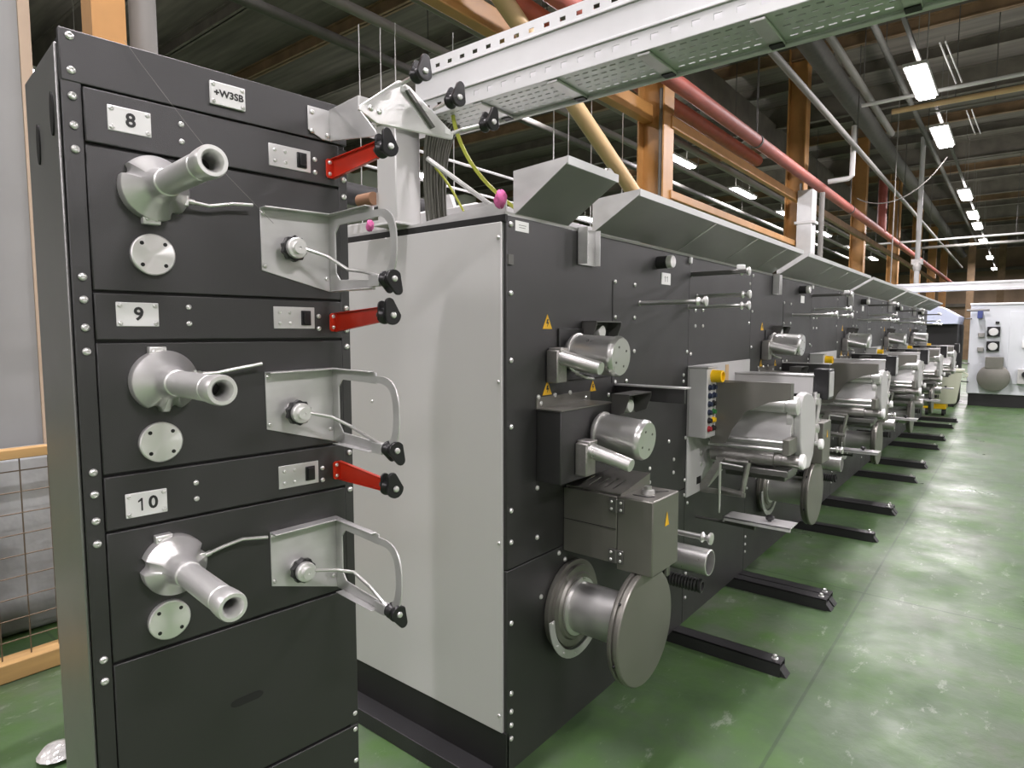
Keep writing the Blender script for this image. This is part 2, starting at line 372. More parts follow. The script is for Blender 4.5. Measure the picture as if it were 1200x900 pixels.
def guide(z0, zt, zk, pz, rodz):
    """wire guide bracket: plate, flange, C-shaped side plate, guard arc, knob, dancer rod and pulley. z0 left bottom, zt top"""
    yL, yR = .3135, .4625
    p = MB(); zb = zt - .161
    p.prism([(yL, z0), (yL, zt - .003), (yR, zt), (yR, zb)], 'yz', .003, .006)
    p.prism([(yL, zt - .003), (yR, zt), (yR, zt - .003), (yL, zt - .006)], 'yz', .006, .030)          # top flange
    # side plate with two arms
    p.prism([(.004, zt), (.172, zt - .004), (.172, zt - .026), (.045, zt - .024), (.030, zt - .040), (.030, zb + .040), (.045, zb + .024), (.172, zb + .018),
             (.172, zb - .002), (.006, zb)], 'xz', yR - .001, yR + .002)
    p.box(.03, .165, yR - .018, yR, zb - .001, zb + .001)                                              # bottom lip
    p.box(.03, .165, yR - .014, yR, zt - .003, zt - .001)
    o = p.build('guide_bracket', 'galv', cab, bev=.0008)
    screws(o, [(.006, yL + .006, zt - .013), (.006, yL + .006, z0 + .009), (.006, yR - .009, zb + .028)], .0045, name='bracket_screw')
    # guard arc
    a = []; n = 16; cx, cz = .168, (zt - .018 + pz) / 2; hh = (zt - .014 - pz) / 2
    outer = []; inner = []
    for k in range(n + 1):
        t = math.pi / 2 - math.pi * .93 * k / n
        ce = math.copysign(abs(math.cos(t)) ** .55, math.cos(t)); se = math.copysign(abs(math.sin(t)) ** .8, math.sin(t))
        outer.append((cx + .080 * ce, cz + (hh + .006) * se)); inner.append((cx + .061 * ce, cz + (hh - .008) * se))
    MB().prism(outer + inner[::-1], 'xz', yR - .001, yR + .002).build('guard_arc', 'galv', o)
    ky = .370
    MB().prism([(ky + (.0265 if k % 2 else .0235) * math.cos(k * math.pi / 10), zk + (.0265 if k % 2 else .0235) * math.sin(k * math.pi / 10)) for k in range(20)], 'yz', .022, .036).build('adjusting_knob', 'plastic', o, bev=.001)
    kb = MB().lathe((.006, ky, zk), (1, 0, 0), [(0, .017), (.014, .017), (.016, .010)], 24)
    kb.lathe((.036, ky, zk), (1, 0, 0), [(0, .0205), (.010, .0205), (.012, .0185), (.012, .0125), (.020, .012), (.020, .003), (.017, .002)], 28).build('knob_cap', 'alu', o)
    rod = MB().tube([(.044, ky + .014, zk), (.060, yR - .035, rodz[0]), (.085, yR - .006, rodz[1]), (.150, yR - .008, rodz[2]), (.205, yR - .004, pz + .004)], .0036)
    rod.build('dancer_rod', 'stain', o)
    MB().box(.165, .200, yR - .010, yR + .004, pz - .012, pz + .010).build('arm_tip', 'galv', o, bev=.001)
    pulley(o, .225, yR, pz, math.radians(-65), .95)
guide(1.7207, 1.8455, 1.7659, 1.700, (1.752, 1.727, 1.718))
guide(1.4046, 1.5235, 1.436, 1.372, (1.424, 1.404, 1.390))
guide(1.0803, 1.1965, 1.1051, 1.046, (1.098, 1.092, 1.078))

def red_arm(za, zpull):
    # za: list of face-plate z low/high ; outward plate tapering
    lo, hi = za; tl, th = zpull
    p = MB().prism([(.457, lo + .004), (.457, hi - .004), (.461, hi), (.4765, hi), (.4765, lo), (.461, lo)], 'yz', .006, .009)
    p.prism([(.006, lo), (.006, hi), (.175, th), (.175, tl)], 'xz', .4745, .4775)
    p.prism([(.009, hi - .0005), (.175, th - .0005), (.175, th + .0012), (.009, hi + .0012)], 'xz', .468, .4765)
    p.prism([(.009, lo - .0012), (.175, tl - .0012), (.175, tl + .0005), (.009, lo + .0005)], 'xz', .468, .4765)
    o = p.build('red_arm', 'red', cab, bev=.0012)
    screws(o, [(.009, .4655, lo + .009), (.009, .4655, lo + .032)], .0042, name='arm_screw')
    MB().cyl((.17, .472, (tl + th) / 2), (.195, .472, (tl + th) / 2), .006).build('arm_pin', 'bracketdark', o)
    pulley(o, .205, .472, (tl + th) / 2 - .002, math.radians(105), 1.)
red_arm((1.923, 1.963), (1.935, 1.965))
red_arm((1.601, 1.640), (1.620, 1.648))
red_arm((1.278, 1.318), (1.282, 1.306))

# top bracket carrying the triangular plate and three pulleys
p = MB().prism([(.420, 2.014), (.420, 2.062), (.470, 2.062), (.470, 2.000), (.452, 2.000)], 'yz', .003, .006)
p.prism([(.004, 2.064), (.118, 2.066), (.118, 2.040), (.175, 1.985), (.175, 1.975), (.004, 2.000)], 'xz', .4685, .4715)
p.box(.114, .118, .470, .515, 2.022, 2.066)
br = p.build('pulley_bracket', 'galv', cab, bev=.001)
screws(br, [(.006, .4294, 2.0504), (.006, .4282, 2.0125), (.006, .4632, 2.0098)], .005, name='bracket_screw')
tri = [(.465, 2.036), (.468, 2.045), (.560, 2.1175), (.568, 2.1190), (.592, 2.111), (.7085, 2.042), (.7060, 2.030), (.6986, 2.0285), (.506, 2.0190)]
tp = MB().prism(tri, 'yz', .118, .125).build('triangular_plate', 'alu', cab, bev=.0012)
screws(tp, [(.125, .492, 2.045), (.125, .512, 2.043)], .006, name='plate_bolt')
for i, (y, z) in enumerate(((.572, 2.1186), (.662, 2.091), (.7616, 2.064))):
    yy = y - .004 if i < 2 else y - .05
    zz = z - .006 if i < 2 else z - .018
    MB().tube([(.118, yy, zz), (.150, yy, zz), (.172, y, z)] if i == 2 else [(.118, yy, zz), (.172, y, z)], .0042).build('pulley_shaft', 'stain', tp)
    pulley(tp, .185, y, z, math.radians(80 if i else 85), 1.)
MB().prism([(.575, 2.100), (.582, 2.104), (.650, 2.042), (.643, 2.038)], 'yz', .125, .133).build('guide_slot_bar', 'bracketdark', tp)
# three small white tags on the plate
for (y, z) in ((.573, 2.103), (.628, 2.078), (.690, 2.043)):
    MB().box(.125, .1262, y - .008, y + .008, z - .006, z + .006).build('white_tag', 'white', tp)

# loose wire hanging in front of the cabinet
def wp(u, w, z):
    return (CA.x + .09795 * u + .99519 * w, CA.y + .99519 * u - .09795 * w, z)
wb = MB(); wb.tube([wp(.09, .012, 2.083), wp(.11, .02, 2.05), wp(.165, .06, 1.955), wp(.215, .10, 1.87), wp(.30, .09, 1.80)], .0004, 5)
tag(wb.build('wire_strand', 'gpipe'), 'thin loose metal wire slanting across the black cabinet front above spindle 8', 'wire')

# ================================================================ the drawing machine units
Y0, PIT, FX = 1.468, 2.2, -1.2
def motor(u, x0, yc, zc, ang, name_lab, sy, sz, bx=0.):
    """cylinder motor with a slim cylinder beside it; axis leans down by ang"""
    ax = Vector((math.cos(ang), 0, -math.sin(ang)))
    o = MB().lathe((x0, yc, zc), ax, [(0, .050), (.012, .056), (.020, .061), (.045, .061), (.047, .064), (.160, .064), (.170, .0665), (.182, .0665), (.192, .060), (.192, .001)], 40).build('motor', 'stain', u)
    MB().lathe(Vector((x0, yc, zc)) + ax * .018, ax, [(0, .066), (.004, .068), (.010, .068), (.012, .064)], 36).build('clamp_ring', 'screw', o)
    e = Vector((x0, yc, zc)) + ax * .192
    for k in range(4):
        a = math.radians(30 + 90 * k); w = Vector((math.sin(ang), 0, math.cos(ang)))
        MB().lathe(e + Vector((0, math.cos(a), 0)) * .036 + w * (.036 * math.sin(a)), ax, [(0, .004), (.0012, .004)], 10).build('cap_screw', 'bracketdark', o)
    if bx <= 0: pass
    MB().box(bx, bx + .045, sy - .030, sy + .026, sz - .085, sz + .022).box(bx, bx + .05, sy - .02, sy + .03, sz + .010, sz + .030).build('mounting_block', 'castm', o, bev=.004)
    a2 = math.radians(12); d = Vector((math.cos(a2), 0, -math.sin(a2)))
    MB().lathe((bx + .03, sy, sz), d, [(0, .027), (.012, .0265), (.015, .025), (.158, .021), (.161, .0195), (.161, .001)], 28).build('slim_cylinder', 'stain', o)
    MB().tube([(bx + .02, yc, zc - .07), (bx + .05, yc + .02, zc - .085), (bx + .06, yc + .05, zc - .09), (bx + .04, yc + .07, zc - .085), (bx - .0, yc + .08, zc - .08)], .005, 8).build('motor_cable', 'stain', o)
    return o
def hood(u, x0, y, z, w=.175, h=.05, d=.06):
    m_ = MB().box(x0, x0 + d, y - w / 2, y + w / 2, z + h - .004, z + h)
    m_.prism([(x0, z + h), (x0 + d, z + h), (x0 + d, z + h - .015), (x0 + .75 * d, z - .005), (x0 + .01, z - .020), (x0, z - .012)], 'xz', y - w / 2, y - w / 2 + .003)
    m_.prism([(x0, z + h), (x0 + d, z + h), (x0 + d, z + h - .015), (x0 + .75 * d, z - .005), (x0 + .01, z - .020), (x0, z - .012)], 'xz', y + w / 2 - .003, y + w / 2)
    m_.box(x0, x0 + .003, y - w / 2, y + w / 2, z - .02, z + h)
    o = m_.build('fitting_hood', 'bracketdark', u)
    MB().lathe((x0, y, z + .012), (1, 0, 0), [(0, .024), (.03, .024), (.033, .022), (.033, .001)], 24).build('hood_cap', 'alu', o)
    return o
def rod(u, y, z, L, r=.0085, tip=.019):
    o = MB().lathe((0, y, z), (1, 0, 0), [(0, r * 1.3), (.006, r * 1.3), (.007, r), (L - .03, r)], 14).build('guide_rod', 'stain', u)
    MB().lathe((L - .032, y, z), (1, 0, 0), [(0, tip * .85), (.004, tip * .9), (.012, tip * .45), (.022, tip * .5), (.030, tip), (.037, tip), (.038, tip * .9)], 20).build('grooved_roller', 'screw', o)
def warning(parent, y, z, s=.026, x=.0045):
    p_ = MB().prism([(y - s, z - s * .86), (y + s, z - s * .86), (y, z + s * .95)], 'yz', x - .002, x + .001).build('warning_sign', 'warn', parent, bev=.0005)
    MB().prism([(y - s * .12, z + s * .35), (y + s * .22, z + s * .35), (y + s * .02, z - s * .0), (y + s * .3, z - s * .0), (y - s * .12, z - s * .62), (y + s * .02, z - s * .2), (y - s * .26, z - s * .2)], 'yz', x + .001, x + .0018).build('warning_symbol', 'ink', p_)
def canopy(u, y0, y1, xo, zi, zo, wing=True, m='canopy'):
    """sheet leaning outward from the top edge with a folded lip and a slanted end wing"""
    c = MB(); t = .004
    c.add([(-.0, y0, zi), (xo, y0, zo), (xo, y1, zo), (-.0, y1, zi), (-.0, y0, zi + t), (xo, y0, zo + t), (xo, y1, zo + t), (-.0, y1, zi + t)],
          [(0, 1, 2, 3), (7, 6, 5, 4), (0, 4, 5, 1), (1, 5, 6, 2), (2, 6, 7, 3), (3, 7, 4, 0)])
    lip = MB().box(xo - .002, xo + .004, y0, y1, zo - .004, zo + .020)
    if wing:
        MBw = MB().prism([(-.006, zi - .006), (xo + .002, zo), (xo + .002, zo + .018), (-.006, zo + .006)], 'xz', y0 - .004, y0)
        MBw.build('canopy_end', 'galv', u)
    o = c.build('canopy_sheet', m, u); lip.build('canopy_lip', 'tray', o)
    return o

def make_unit():
    u = thing('wire_drawing_unit', (FX, Y0, 0))
    MB().box(-.95, -.012, .004, 2.196, .20, 1.935).build('housing', 'blackedge', u)
    MB().box(-.011, .004, .002, 1.3345, .8655, 1.944).build('front_panel', 'black', u, bev=.002)
    MB().box(-.011, .004, 1.3385, 2.198, .2, 1.944).build('front_panel', 'black', u, bev=.002)
    MB().box(-.011, .004, .002, 1.3345, .2, .8615).build('front_panel', 'black', u, bev=.002)
    MB().box(.004, .0055, .628, .636, 1.407, 1.791).build('joint_strip', 'hole', u)
    MB().box(-.95, .0, .0, 2.2, 1.9445, 1.956).build('top_rim', 'galv', u)
    pts = [(.021, 1.919), (.021, 1.716), (.022, 1.514), (.022, 1.311), (.022, .95), (.022, 1.05), (.022, .69), (.022, .46), (.022, .40), (.022, .355), (.022, .31),
           (.647, 1.789), (.804, 1.786), (.650, 1.656), (.805, 1.657), (.806, 1.524), (.285, 1.600), (.284, 1.441), (.162, 1.391), (.174, 1.370), (.254, 1.391), (.345, 1.392), (.444, 1.367), (.607, 1.364),
           (.656, 1.410), (.745, 1.409), (1.410, 1.701), (1.50, 1.704), (1.412, 1.628), (1.503, 1.629), (1.322, 1.509), (1.366, 1.498), (1.290, 1.403), (1.290, 1.373),
           (.157, 1.095), (.169, 1.137), (.157, .931), (.284, .843), (.322, .81), (.18, .723), (.218, .691), (.963, 1.022), (1.203, 1.023), (1.202, .963), (.964, .962),
           (1.148, 1.113), (1.326, 1.106), (1.328, .905), (1.327, .832), (1.366, .787), (1.345, .50), (1.365, .44), (1.345, .38), (1.365, .32), (2.17, 1.87), (2.17, 1.65)]
    screws(u, [(.004, a, b) for a, b in pts], .0085)
    # knob, labels
    k = MB().lathe((0, 1.006, 1.889), (1, 0, 0), [(0, .026), (.050, .026)], 24).build('round_knob', 'rubber', u)
    MB().lathe((.050, 1.006, 1.889), (1, 0, 0), [(0, .026), (.020, .026), (.023, .024), (.023, .001)], 28).build('knob_face', 'aluspin', k)
    MB().box(.003, .0065, 1.040, 1.128, 1.802, 1.852).build('number_label', 'white', u, bev=.001)
    for y, z in ((.21, 1.632), (.211, 1.417)): warning(u, y, z)
    warning(u, .495, 1.405, .022)
    # upper guide rods
    for y, z, L in ((.850, 1.715, .275), (1.362, 1.865, .262), (1.430, 1.768, .246), (1.332, 1.715, .276)): rod(u, y, z, L)
    MB().box(.004, .255, 1.345, 1.372, 1.856, 1.874).build('rod_guard', 'bracketdark', u, bev=.002)
    MB().box(.004, .018, 1.318, 1.335, 1.912, 1.940).build('clip', 'white', u, bev=.003)
    MB().box(.215, .245, 1.345, 1.375, 1.874, 1.895).build('clip', 'white', u, bev=.003)
    # motors
    MB().box(.004, .012, .27, .62, 1.435, 1.612).build('motor_plate', 'black', u, bev=.002)
    motor(u, .010, .345, 1.530, math.radians(3), '', .232, 1.520, .006)
    hood(u, .004, .505, 1.588)
    b_ = MB().box(.004, .100, .152, .472, 1.118, 1.352).build('motor_box', 'black', u, bev=.003)
    MB().box(.004, .104, .149, .475, 1.352, 1.356).box(.004, .007, .149, .475, 1.356, 1.390).build('box_lid', 'dull', b_)
    motor(u, .090, .380, 1.266, math.radians(5), '', .262, 1.222, .100)
    hood(u, .100, .545, 1.325, w=.17, h=.06, d=.07)
    MB().box(.004, .285, .655, .668, 1.345, 1.398).build('side_shelf', 'black', u, bev=.001)
    MB().box(.004, .29, .650, .700, 1.397, 1.402).build('shelf_plate', 'galv', u)
    # guard box over the drum
    g = MB().box(.004, .212, .312, .500, .845, 1.070).build('guard_box', 'dull', u, bev=.003)
    MB().box(.214, .340, .310, .502, .828, 1.071).build('guard_door', 'dull', g, bev=.004)
    MB().box(.006, .21, .3095, .312, .96, .9615).build('guard_joint', 'hole', g)
    for z in (.872, 1.040):
        h = MB().box(.186, .240, .304, .309, z - .022, z + .022).cyl((.213, .304, z - .022), (.213, .304, z + .022), .004).build('hinge', 'bracketdark', g, bev=.001)
        screws(g, [(.196, .304, z - .012), (.196, .304, z + .012), (.230, .304, z - .012), (.230, .304, z + .012)], .005, '-y', 'hinge_screw')
    holes = [(.055 + .03 * i, .063 + .03 * i, .345, .43) for i in range(5)]
    v = MB(); v.perf('xy', 1.094, .01, .225, .316, .52, holes); v.v = [(a, b, 1.076 + (b - .316) * .17) for a, b, c in v.v]; v.build('vent_plate', 'dull', g, solid=.003, smooth=0)
    for xe in (.222, .012): MB().prism([(.316, 1.07), (.52, 1.07), (.52, 1.110), (.316, 1.0755)], 'yz', xe - .002, xe + .002).build('vent_plate_edge', 'dull', g)
    MB().lathe((.275, .405, 1.071), (0, 0, 1), [(0, .022), (.012, .020), (.014, .012), (.024, .012), (.026, .001)], 18).build('latch_knob', 'stain', g)
    MB().prism([(.242, .36), (.25, .352), (.30, .352), (.315, .372), (.308, .378), (.296, .362), (.25, .362)], 'xy', 1.0712, 1.0722).prism([(.285, .44), (.292, .436), (.318, .47), (.311, .474)], 'xy', 1.0712, 1.0722).build('lid_slot', 'hole', g)
    MB().prism([(.395, .975), (.425, .975), (.410, 1.020)], 'yz', .3405, .3415).build('warning_sign', 'warn', g)
    # drum with flanges
    dy, dz = .355, .642
    d = MB().lathe((.0, dy, dz), (1, 0, 0), [(0, .10), (.05, .10), (.052, .086), (.255, .086), (.257, .10), (.27, .10)], 48).build('winding_drum', 'stain', u)
    MB().lathe((.262, dy, dz), (1, 0, 0), [(0, .165), (.0, .186), (.006, .190), (.016, .190), (.018, .183), (.024, .183), (.026, .190), (.036, .190), (.040, .187), (.041, .182), (.041, .001)], 72).build('drum_flange', 'dull', d)
    MB().lathe((.006, dy, dz), (1, 0, 0), [(0, .158), (.016, .158), (.018, .152), (.018, .140), (.030, .140), (.030, .118), (.038, .112), (.038, .09)], 64).build('rear_flange', 'dull', d)
    arc = [(dy + .178 * math.cos(math.radians(t)), dz + .178 * math.sin(math.radians(t))) for t in range(180, 331, 8)]
    arc += [(dy + .150 * math.cos(math.radians(t)), dz + .150 * math.sin(math.radians(t))) for t in range(324, 179, -8)]
    MB().prism(arc, 'yz', .040, .044).build('guard_ring', 'galv', d)
    screws(d, [(.044, dy + .164 * math.cos(math.radians(t)), dz + .164 * math.sin(math.radians(t))) for t in (182, 215, 235, 262, 300)], .005, name='ring_screw')
    for t in (20, 75, 140, 200, 250, 320):
        a = math.radians(t); MB().cyl((.283, dy + .186 * math.cos(a), dz + .186 * math.sin(a)), (.283, dy + .194 * math.cos(a), dz + .194 * math.sin(a)), .004, seg=8).build('rim_pin', 'hole', d)
    # open pipe, spring, small rod
    py, pz = .735, .760
    MB().lathe((.0, py, pz), (1, 0, 0), [(0, .048), (.362, .048), (.364, .046), (.364, .043), (.10, .042)], 36, cap=False).build('open_pipe', 'stain', u)
    MB().lathe((.0, py, pz), (1, 0, 0), [(.30, .0425), (.3005, .0425)], 24).build('pipe_bore', 'hole', u)
    prof = []
    for i in range(22): prof += [(.012 * i, .027), (.012 * i + .006, .022)]
    MB().lathe((.06, py, pz - .095), (1, 0, 0), prof, 20).lathe((.325, py, pz - .095), (1, 0, 0), [(0, .026), (.012, .026), (.012, .016), (.004, .015)], 20).build('coil_spring', 'rubber', u)
    rod(u, .735, .850, .362, .010, .022)
    MB().box(.22, .235, .655, .68, .70, .76).box(.20, .235, .62, .69, .745, .760).build('latch_arm', 'castm', u, bev=.004)
    # back plate, control box
    MB().prism([(1.337, .818), (1.337, 1.442), (2.19, 1.446), (2.19, .98), (1.62, .818)], 'yz', .004, .012).build('back_plate', 'paint', u, bev=.002)
    for z, r in ((1.01, .012), (.955, .010)): MB().lathe((.012, 1.50, z), (1, 0, 0), [(0, r), (.006, r), (.008, r * .6)], 14).build('plate_fitting', 'screw', u)
    MB().box(.012, .0135, 1.455, 1.505, .86, .895).build('plate_window', 'hole', u)
    MB().box(.0125, .0145, 1.800, 1.845, 1.29, 1.43).build('orange_label', 'orangel', u)
    cbx = MB().box(.012, .100, 1.334, 1.450, 1.110, 1.434).build('control_box', 'paint', u, bev=.003)
    MB().box(.010, .106, 1.331, 1.454, 1.434, 1.440).build('control_box_lid', 'galv', cbx, bev=.001)
    cols = [['bluebtn'] * 4 + ['plastic', 'redbtn'], ['bluebtn', 'bluebtn', 'plastic', 'greenbtn', 'yellow', 'plastic']]
    for j, y in enumerate((1.362, 1.412)):
        for i in range(6):
            MB().lathe((.100, y, 1.345 - .0385 * i), (1, 0, 0), [(0, .0145), (.006, .0145), (.007, .0115), (.016, .0105), (.016, .001)], 16).build('push_button', cols[j][i], cbx)
    MB().lathe((.100, 1.398, 1.396), (1, 0, 0), [(0, .030), (.048, .028), (.050, .026), (.050, .0215), (.012, .020), (.012, .001)], 28).build('emergency_stop_shroud', 'yellow', cbx)
    # guard plate, roller stand
    gp = MB().prism([(.075, 1.366), (.432, 1.372), (.432, 1.300), (.340, 1.284), (.235, 1.232), (.180, 1.150), (.150, 1.080), (.075, 1.070)], 'xz', 1.452, 1.456)
    gp.box(.428, .432, 1.456, 1.50, 1.300, 1.372); gp.box(.075, .432, 1.452, 1.475, 1.369, 1.374)
    gp.build('guard_plate', 'dull', u)
    st = MB().prism([(1.602, 1.242), (1.590, 1.165), (1.575, 1.085), (1.60, 1.035), (1.86, 1.035), (1.86, 1.262), (1.70, 1.275)], 'yz', .075, .404).build('roller_shield', 'galv', u, bev=.004)
    MB().lathe((.06, 1.585, 1.262), (1, 0, 0), [(0, .036), (.318, .036), (.320, .030), (.332, .030), (.334, .042), (.372, .042), (.375, .037)], 32).build('pressure_roller', 'whitemet', st)
    ep = [(1.612, 1.272), (1.640, 1.310), (1.700, 1.318), (1.800, 1.300), (1.868, 1.255), (1.885, 1.120), (1.862, 1.000), (1.800, .945), (1.735, .945), (1.66, .995), (1.625, 1.08), (1.605, 1.18)]
    MB().prism(ep, 'yz', .405, .440).build('end_plate', 'paint', st, bev=.006)
    MB().lathe((.380, 1.70, 1.185), (1, 0, 0), [(0, .110), (.028, .110)], 48).build('white_ring', 'whitemet', st)
    for y, z in ((1.50, 1.098), (1.505, 1.064)): MB().lathe((.05, y, z), (1, 0, 0), [(0, .0125), (.368, .0125)], 18).build('tie_bar', 'stain', st)
    MB().box(.395, .425, 1.485, 1.61, 1.045, 1.118).build('bar_clamp', 'dull', st, bev=.003)
    MB().lathe((.04, 1.575, 1.005), (1, 0, 0), [(0, .036), (.30, .036), (.302, .028), (.425, .028)], 28).build('lower_roller', 'castm', st)
    MB().lathe((.425, 1.575, 1.010), (1, 0, 0), [(0, .012), (.025, .012), (.027, .034), (.040, .036), (.046, .030), (.046, .001)], 28).build('white_knob', 'white', st)
    MB().lathe((.440, 1.880, 1.050), (1, 0, 0), [(0, .010), (.018, .010), (.020, .026), (.034, .026), (.038, .022), (.038, .001)], 24).build('white_knob', 'white', st)
    MB().box(.06, .41, 1.53, 1.70, .935, .965).box(.10, .38, 1.60, 1.80, .90, .935).build('cross_member', 'bracketdark', st, bev=.004)
    MB().tube([(.02, 1.50, 1.15), (.12, 1.47, 1.14), (.16, 1.47, 1.24), (.20, 1.50, 1.26)], .010).lathe((.10, 1.47, 1.135), (1, 0, 0), [(0, .018), (.03, .018), (.034, .01)], 16).build('pipe_elbow', 'stain', st)
    # box beam behind and its dark motor
    bb = MB().box(.004, .405, 1.950, 2.075, 1.285, 1.378).build('cross_beam_box', 'paint', u, bev=.003)
    MB().box(.004, .410, 1.945, 2.080, 1.378, 1.384).build('beam_lid', 'galv', bb, bev=.001)
    MB().box(.405, .475, 1.955, 2.065, 1.262, 1.415).build('beam_end_motor', 'plastic', bb, bev=.003)
    MB().box(.475, .479, 1.965, 2.055, 1.275, 1.400).build('motor_end_plate', 'galv', bb, bev=.001)
    MB().box(.03, .37, 2.09, 2.16, 1.20, 1.28).build('rear_beam', 'black', u, bev=.003)
    MB().tube([(.42, 1.93, 1.30), (.44, 1.93, 1.24), (.43, 1.92, 1.12), (.44, 1.91, 1.05)], .010).lathe((.43, 1.92, 1.24), (0, 0, 1), [(0, .022), (.03, .022), (.035, .015), (.055, .015)], 14).lathe((.43, 1.92, 1.10), (0, 0, 1), [(0, .018), (.02, .022), (.04, .018)], 14).build('valve_fitting', 'stain', u)
    # lower bracket and swinging tray
    lb = MB().prism([(.012, .815), (.012, .86), (.10, 1.00), (.13, 1.00), (.045, .84), (.23, .84), (.23, .820)], 'xz', 1.50, 1.515)
    lb.tube([(.08, 1.53, .985), (.235, 1.53, .985)], .012).tube([(.235, 1.53, .985), (.205, 1.53, .825)], .012).tube([(.11, 1.50, .845), (.22, 1.50, .835)], .014)
    lb.build('support_bracket', 'castm', u)
    MB().tube([(.132, 1.44, .985), (.132, 1.44, .745)], .006, 8).tube([(.132, 1.44, .985), (.23, 1.46, .975)], .006, 8).build('tray_hanger', 'stain', u)
    t_ = MB().box(.170, .468, 1.385, 1.500, .741, .747).box(.170, .176, 1.385, 1.500, .722, .747).box(.170, .468, 1.385, 1.390, .728, .747).build('swing_tray', 'galv', u, bev=.001)
    MB().lathe((.365, 1.44, .747), (0, 0, 1), [(0, .008), (.008, .008), (.010, .018), (.022, .020), (.028, .012)], 16).build('tray_knob', 'plastic', t_)
    MB().tube([(.30, 1.44, .735), (.30, 1.44, .70), (.10, 1.46, .70), (.012, 1.46, .70)], .008, 8).build('tray_stay', 'bracketdark', t_)
    cb = MB().box(.006, .010, .385, .495, 1.832, 1.955).box(.006, .045, .385, .389, 1.832, 1.955).box(.006, .030, .491, .495, 1.832, 1.955)
    cb = cb.build('canopy_bracket', 'galv', u); screws(cb, [(.010, .44, 1.86), (.010, .44, 1.91)], .006, name='bracket_screw')
    # feet
    for y in (1.230, 2.048, 2.125):
        f = MB(); a, b = y, y + .074
        f.box(-.60, .487, a, b, .198, .205).box(-.60, .487, a, a + .006, .145, .205).box(-.60, .487, b - .006, b, .145, .205)
        o = f.build('foot_beam', 'foot', u, bev=.0015)
        MB().prism([(.470, .146), (.512, .146), (.484, .180), (.470, .180)], 'xz', a + .008, b - .008).build('foot_wedge', 'foot', o)
        MB().lathe((.455, (a + b) / 2, .205), (0, 0, 1), [(0, .014), (.003, .014), (.004, .009), (.016, .009), (.018, .006)], 12).build('levelling_bolt', 'screw', o)
    return u

u1 = make_unit()
GRP = 'black wire drawing units in the long row'
labs = ['black wire drawing machine unit at the near end, beside the grey side panel',
        'second black drawing machine unit from the near end of the row',
        'third black drawing machine unit along the row, middle of the five',
        'fourth black drawing machine unit, far down the row',
        'fifth and last black drawing machine unit, beside the cream bin']
for k in range(1, 5):
    c = copy_tree(u1, loc=(FX, Y0 + PIT * k, 0)); tag(c, labs[k], 'machine', GRP)
tag(u1, labs[0], 'machine', GRP)
def make_canopy():
    u = thing('canopy_shelf', (FX, Y0, 0))
    canopy(u, .502, 2.580, .175, 1.9565, 2.062)
    for y in (1.2, 1.75, 2.25): MB().add([(.002, y, 1.959), (.173, y, 2.058), (.173, y + .012, 2.058), (.002, y + .012, 1.959)], [(0, 1, 2, 3)]).build('canopy_rib', 'galv', u, solid=.003)
    return u
cn = make_canopy(); CG = 'sheet metal canopies along the top of the machine row'
cl = ['long grey sheet metal canopy over the first drawing unit', 'grey sheet canopy over the second drawing unit', 'grey sheet canopy over the third drawing unit', 'grey sheet canopy over the fourth drawing unit', 'last and smallest-looking sheet canopy over the fifth unit']
for k in range(1, 5): tag(copy_tree(cn, loc=(FX, Y0 + PIT * k, 0)), cl[k], 'canopy', CG)
tag(cn, cl[0], 'canopy', CG)
# parts only the first unit shows
sp = MB().box(-.80, -.010, -.006, .004, .335, 1.925).build('grey_side_panel', 'grey', u1, bev=.0015)
screws(sp, [(-.022, -.006, z) for z in (1.88, .95, .39, 1.45)], .006, '-y', 'panel_screw')
screws(sp, [(-.62, -.006, z) for z in (1.80, 1.35)], .005, '-y', 'panel_screw')
MB().box(-.95, .004, -.003, .010, .20, .335).build('base_plinth', 'blackedge', u1)
MB().box(-.95, -.05, -.075, .0, .146, .205).build('base_beam', 'foot', u1, bev=.002)
MB().box(-.95, .004, -.004, .006, 1.925, 1.946).build('top_edge', 'blackedge', u1)
canopy(u1, .05, .335, .185, 1.955, 2.074, wing=True)
MB().box(.003, .0055, .042, .108, 1.903, 1.934).build('maker_label', 'white', u1)
MB().box(.0055, .0062, .058, .094, 1.921, 1.9225).box(.0055, .0062, .060, .090, 1.914, 1.9155).build('label_print', 'gpipe', u1)
one(1.074, 1.826, .024, .0066, u1); one(1.094, 1.826, .024, .0066, u1)
MB().prism([(-.95, 1.946), (-.006, 1.946), (-.006, 1.990), (-.42, 1.958), (-.95, 1.950)], 'xz', .012, .016).build('top_upstand', 'galv', u1)
MB().box(-.001, .010, .004, .028, 1.80, 1.83).build('latch_eye', 'bracketdark', u1)
s_ = MB().lathe((.10, .335, 2.075), (1, 0, .45), [(0, .008), (.05, .008), (.052, .018), (.06, .024), (.064, .018), (.07, .018)], 20).build('canopy_roller', 'screw', u1)

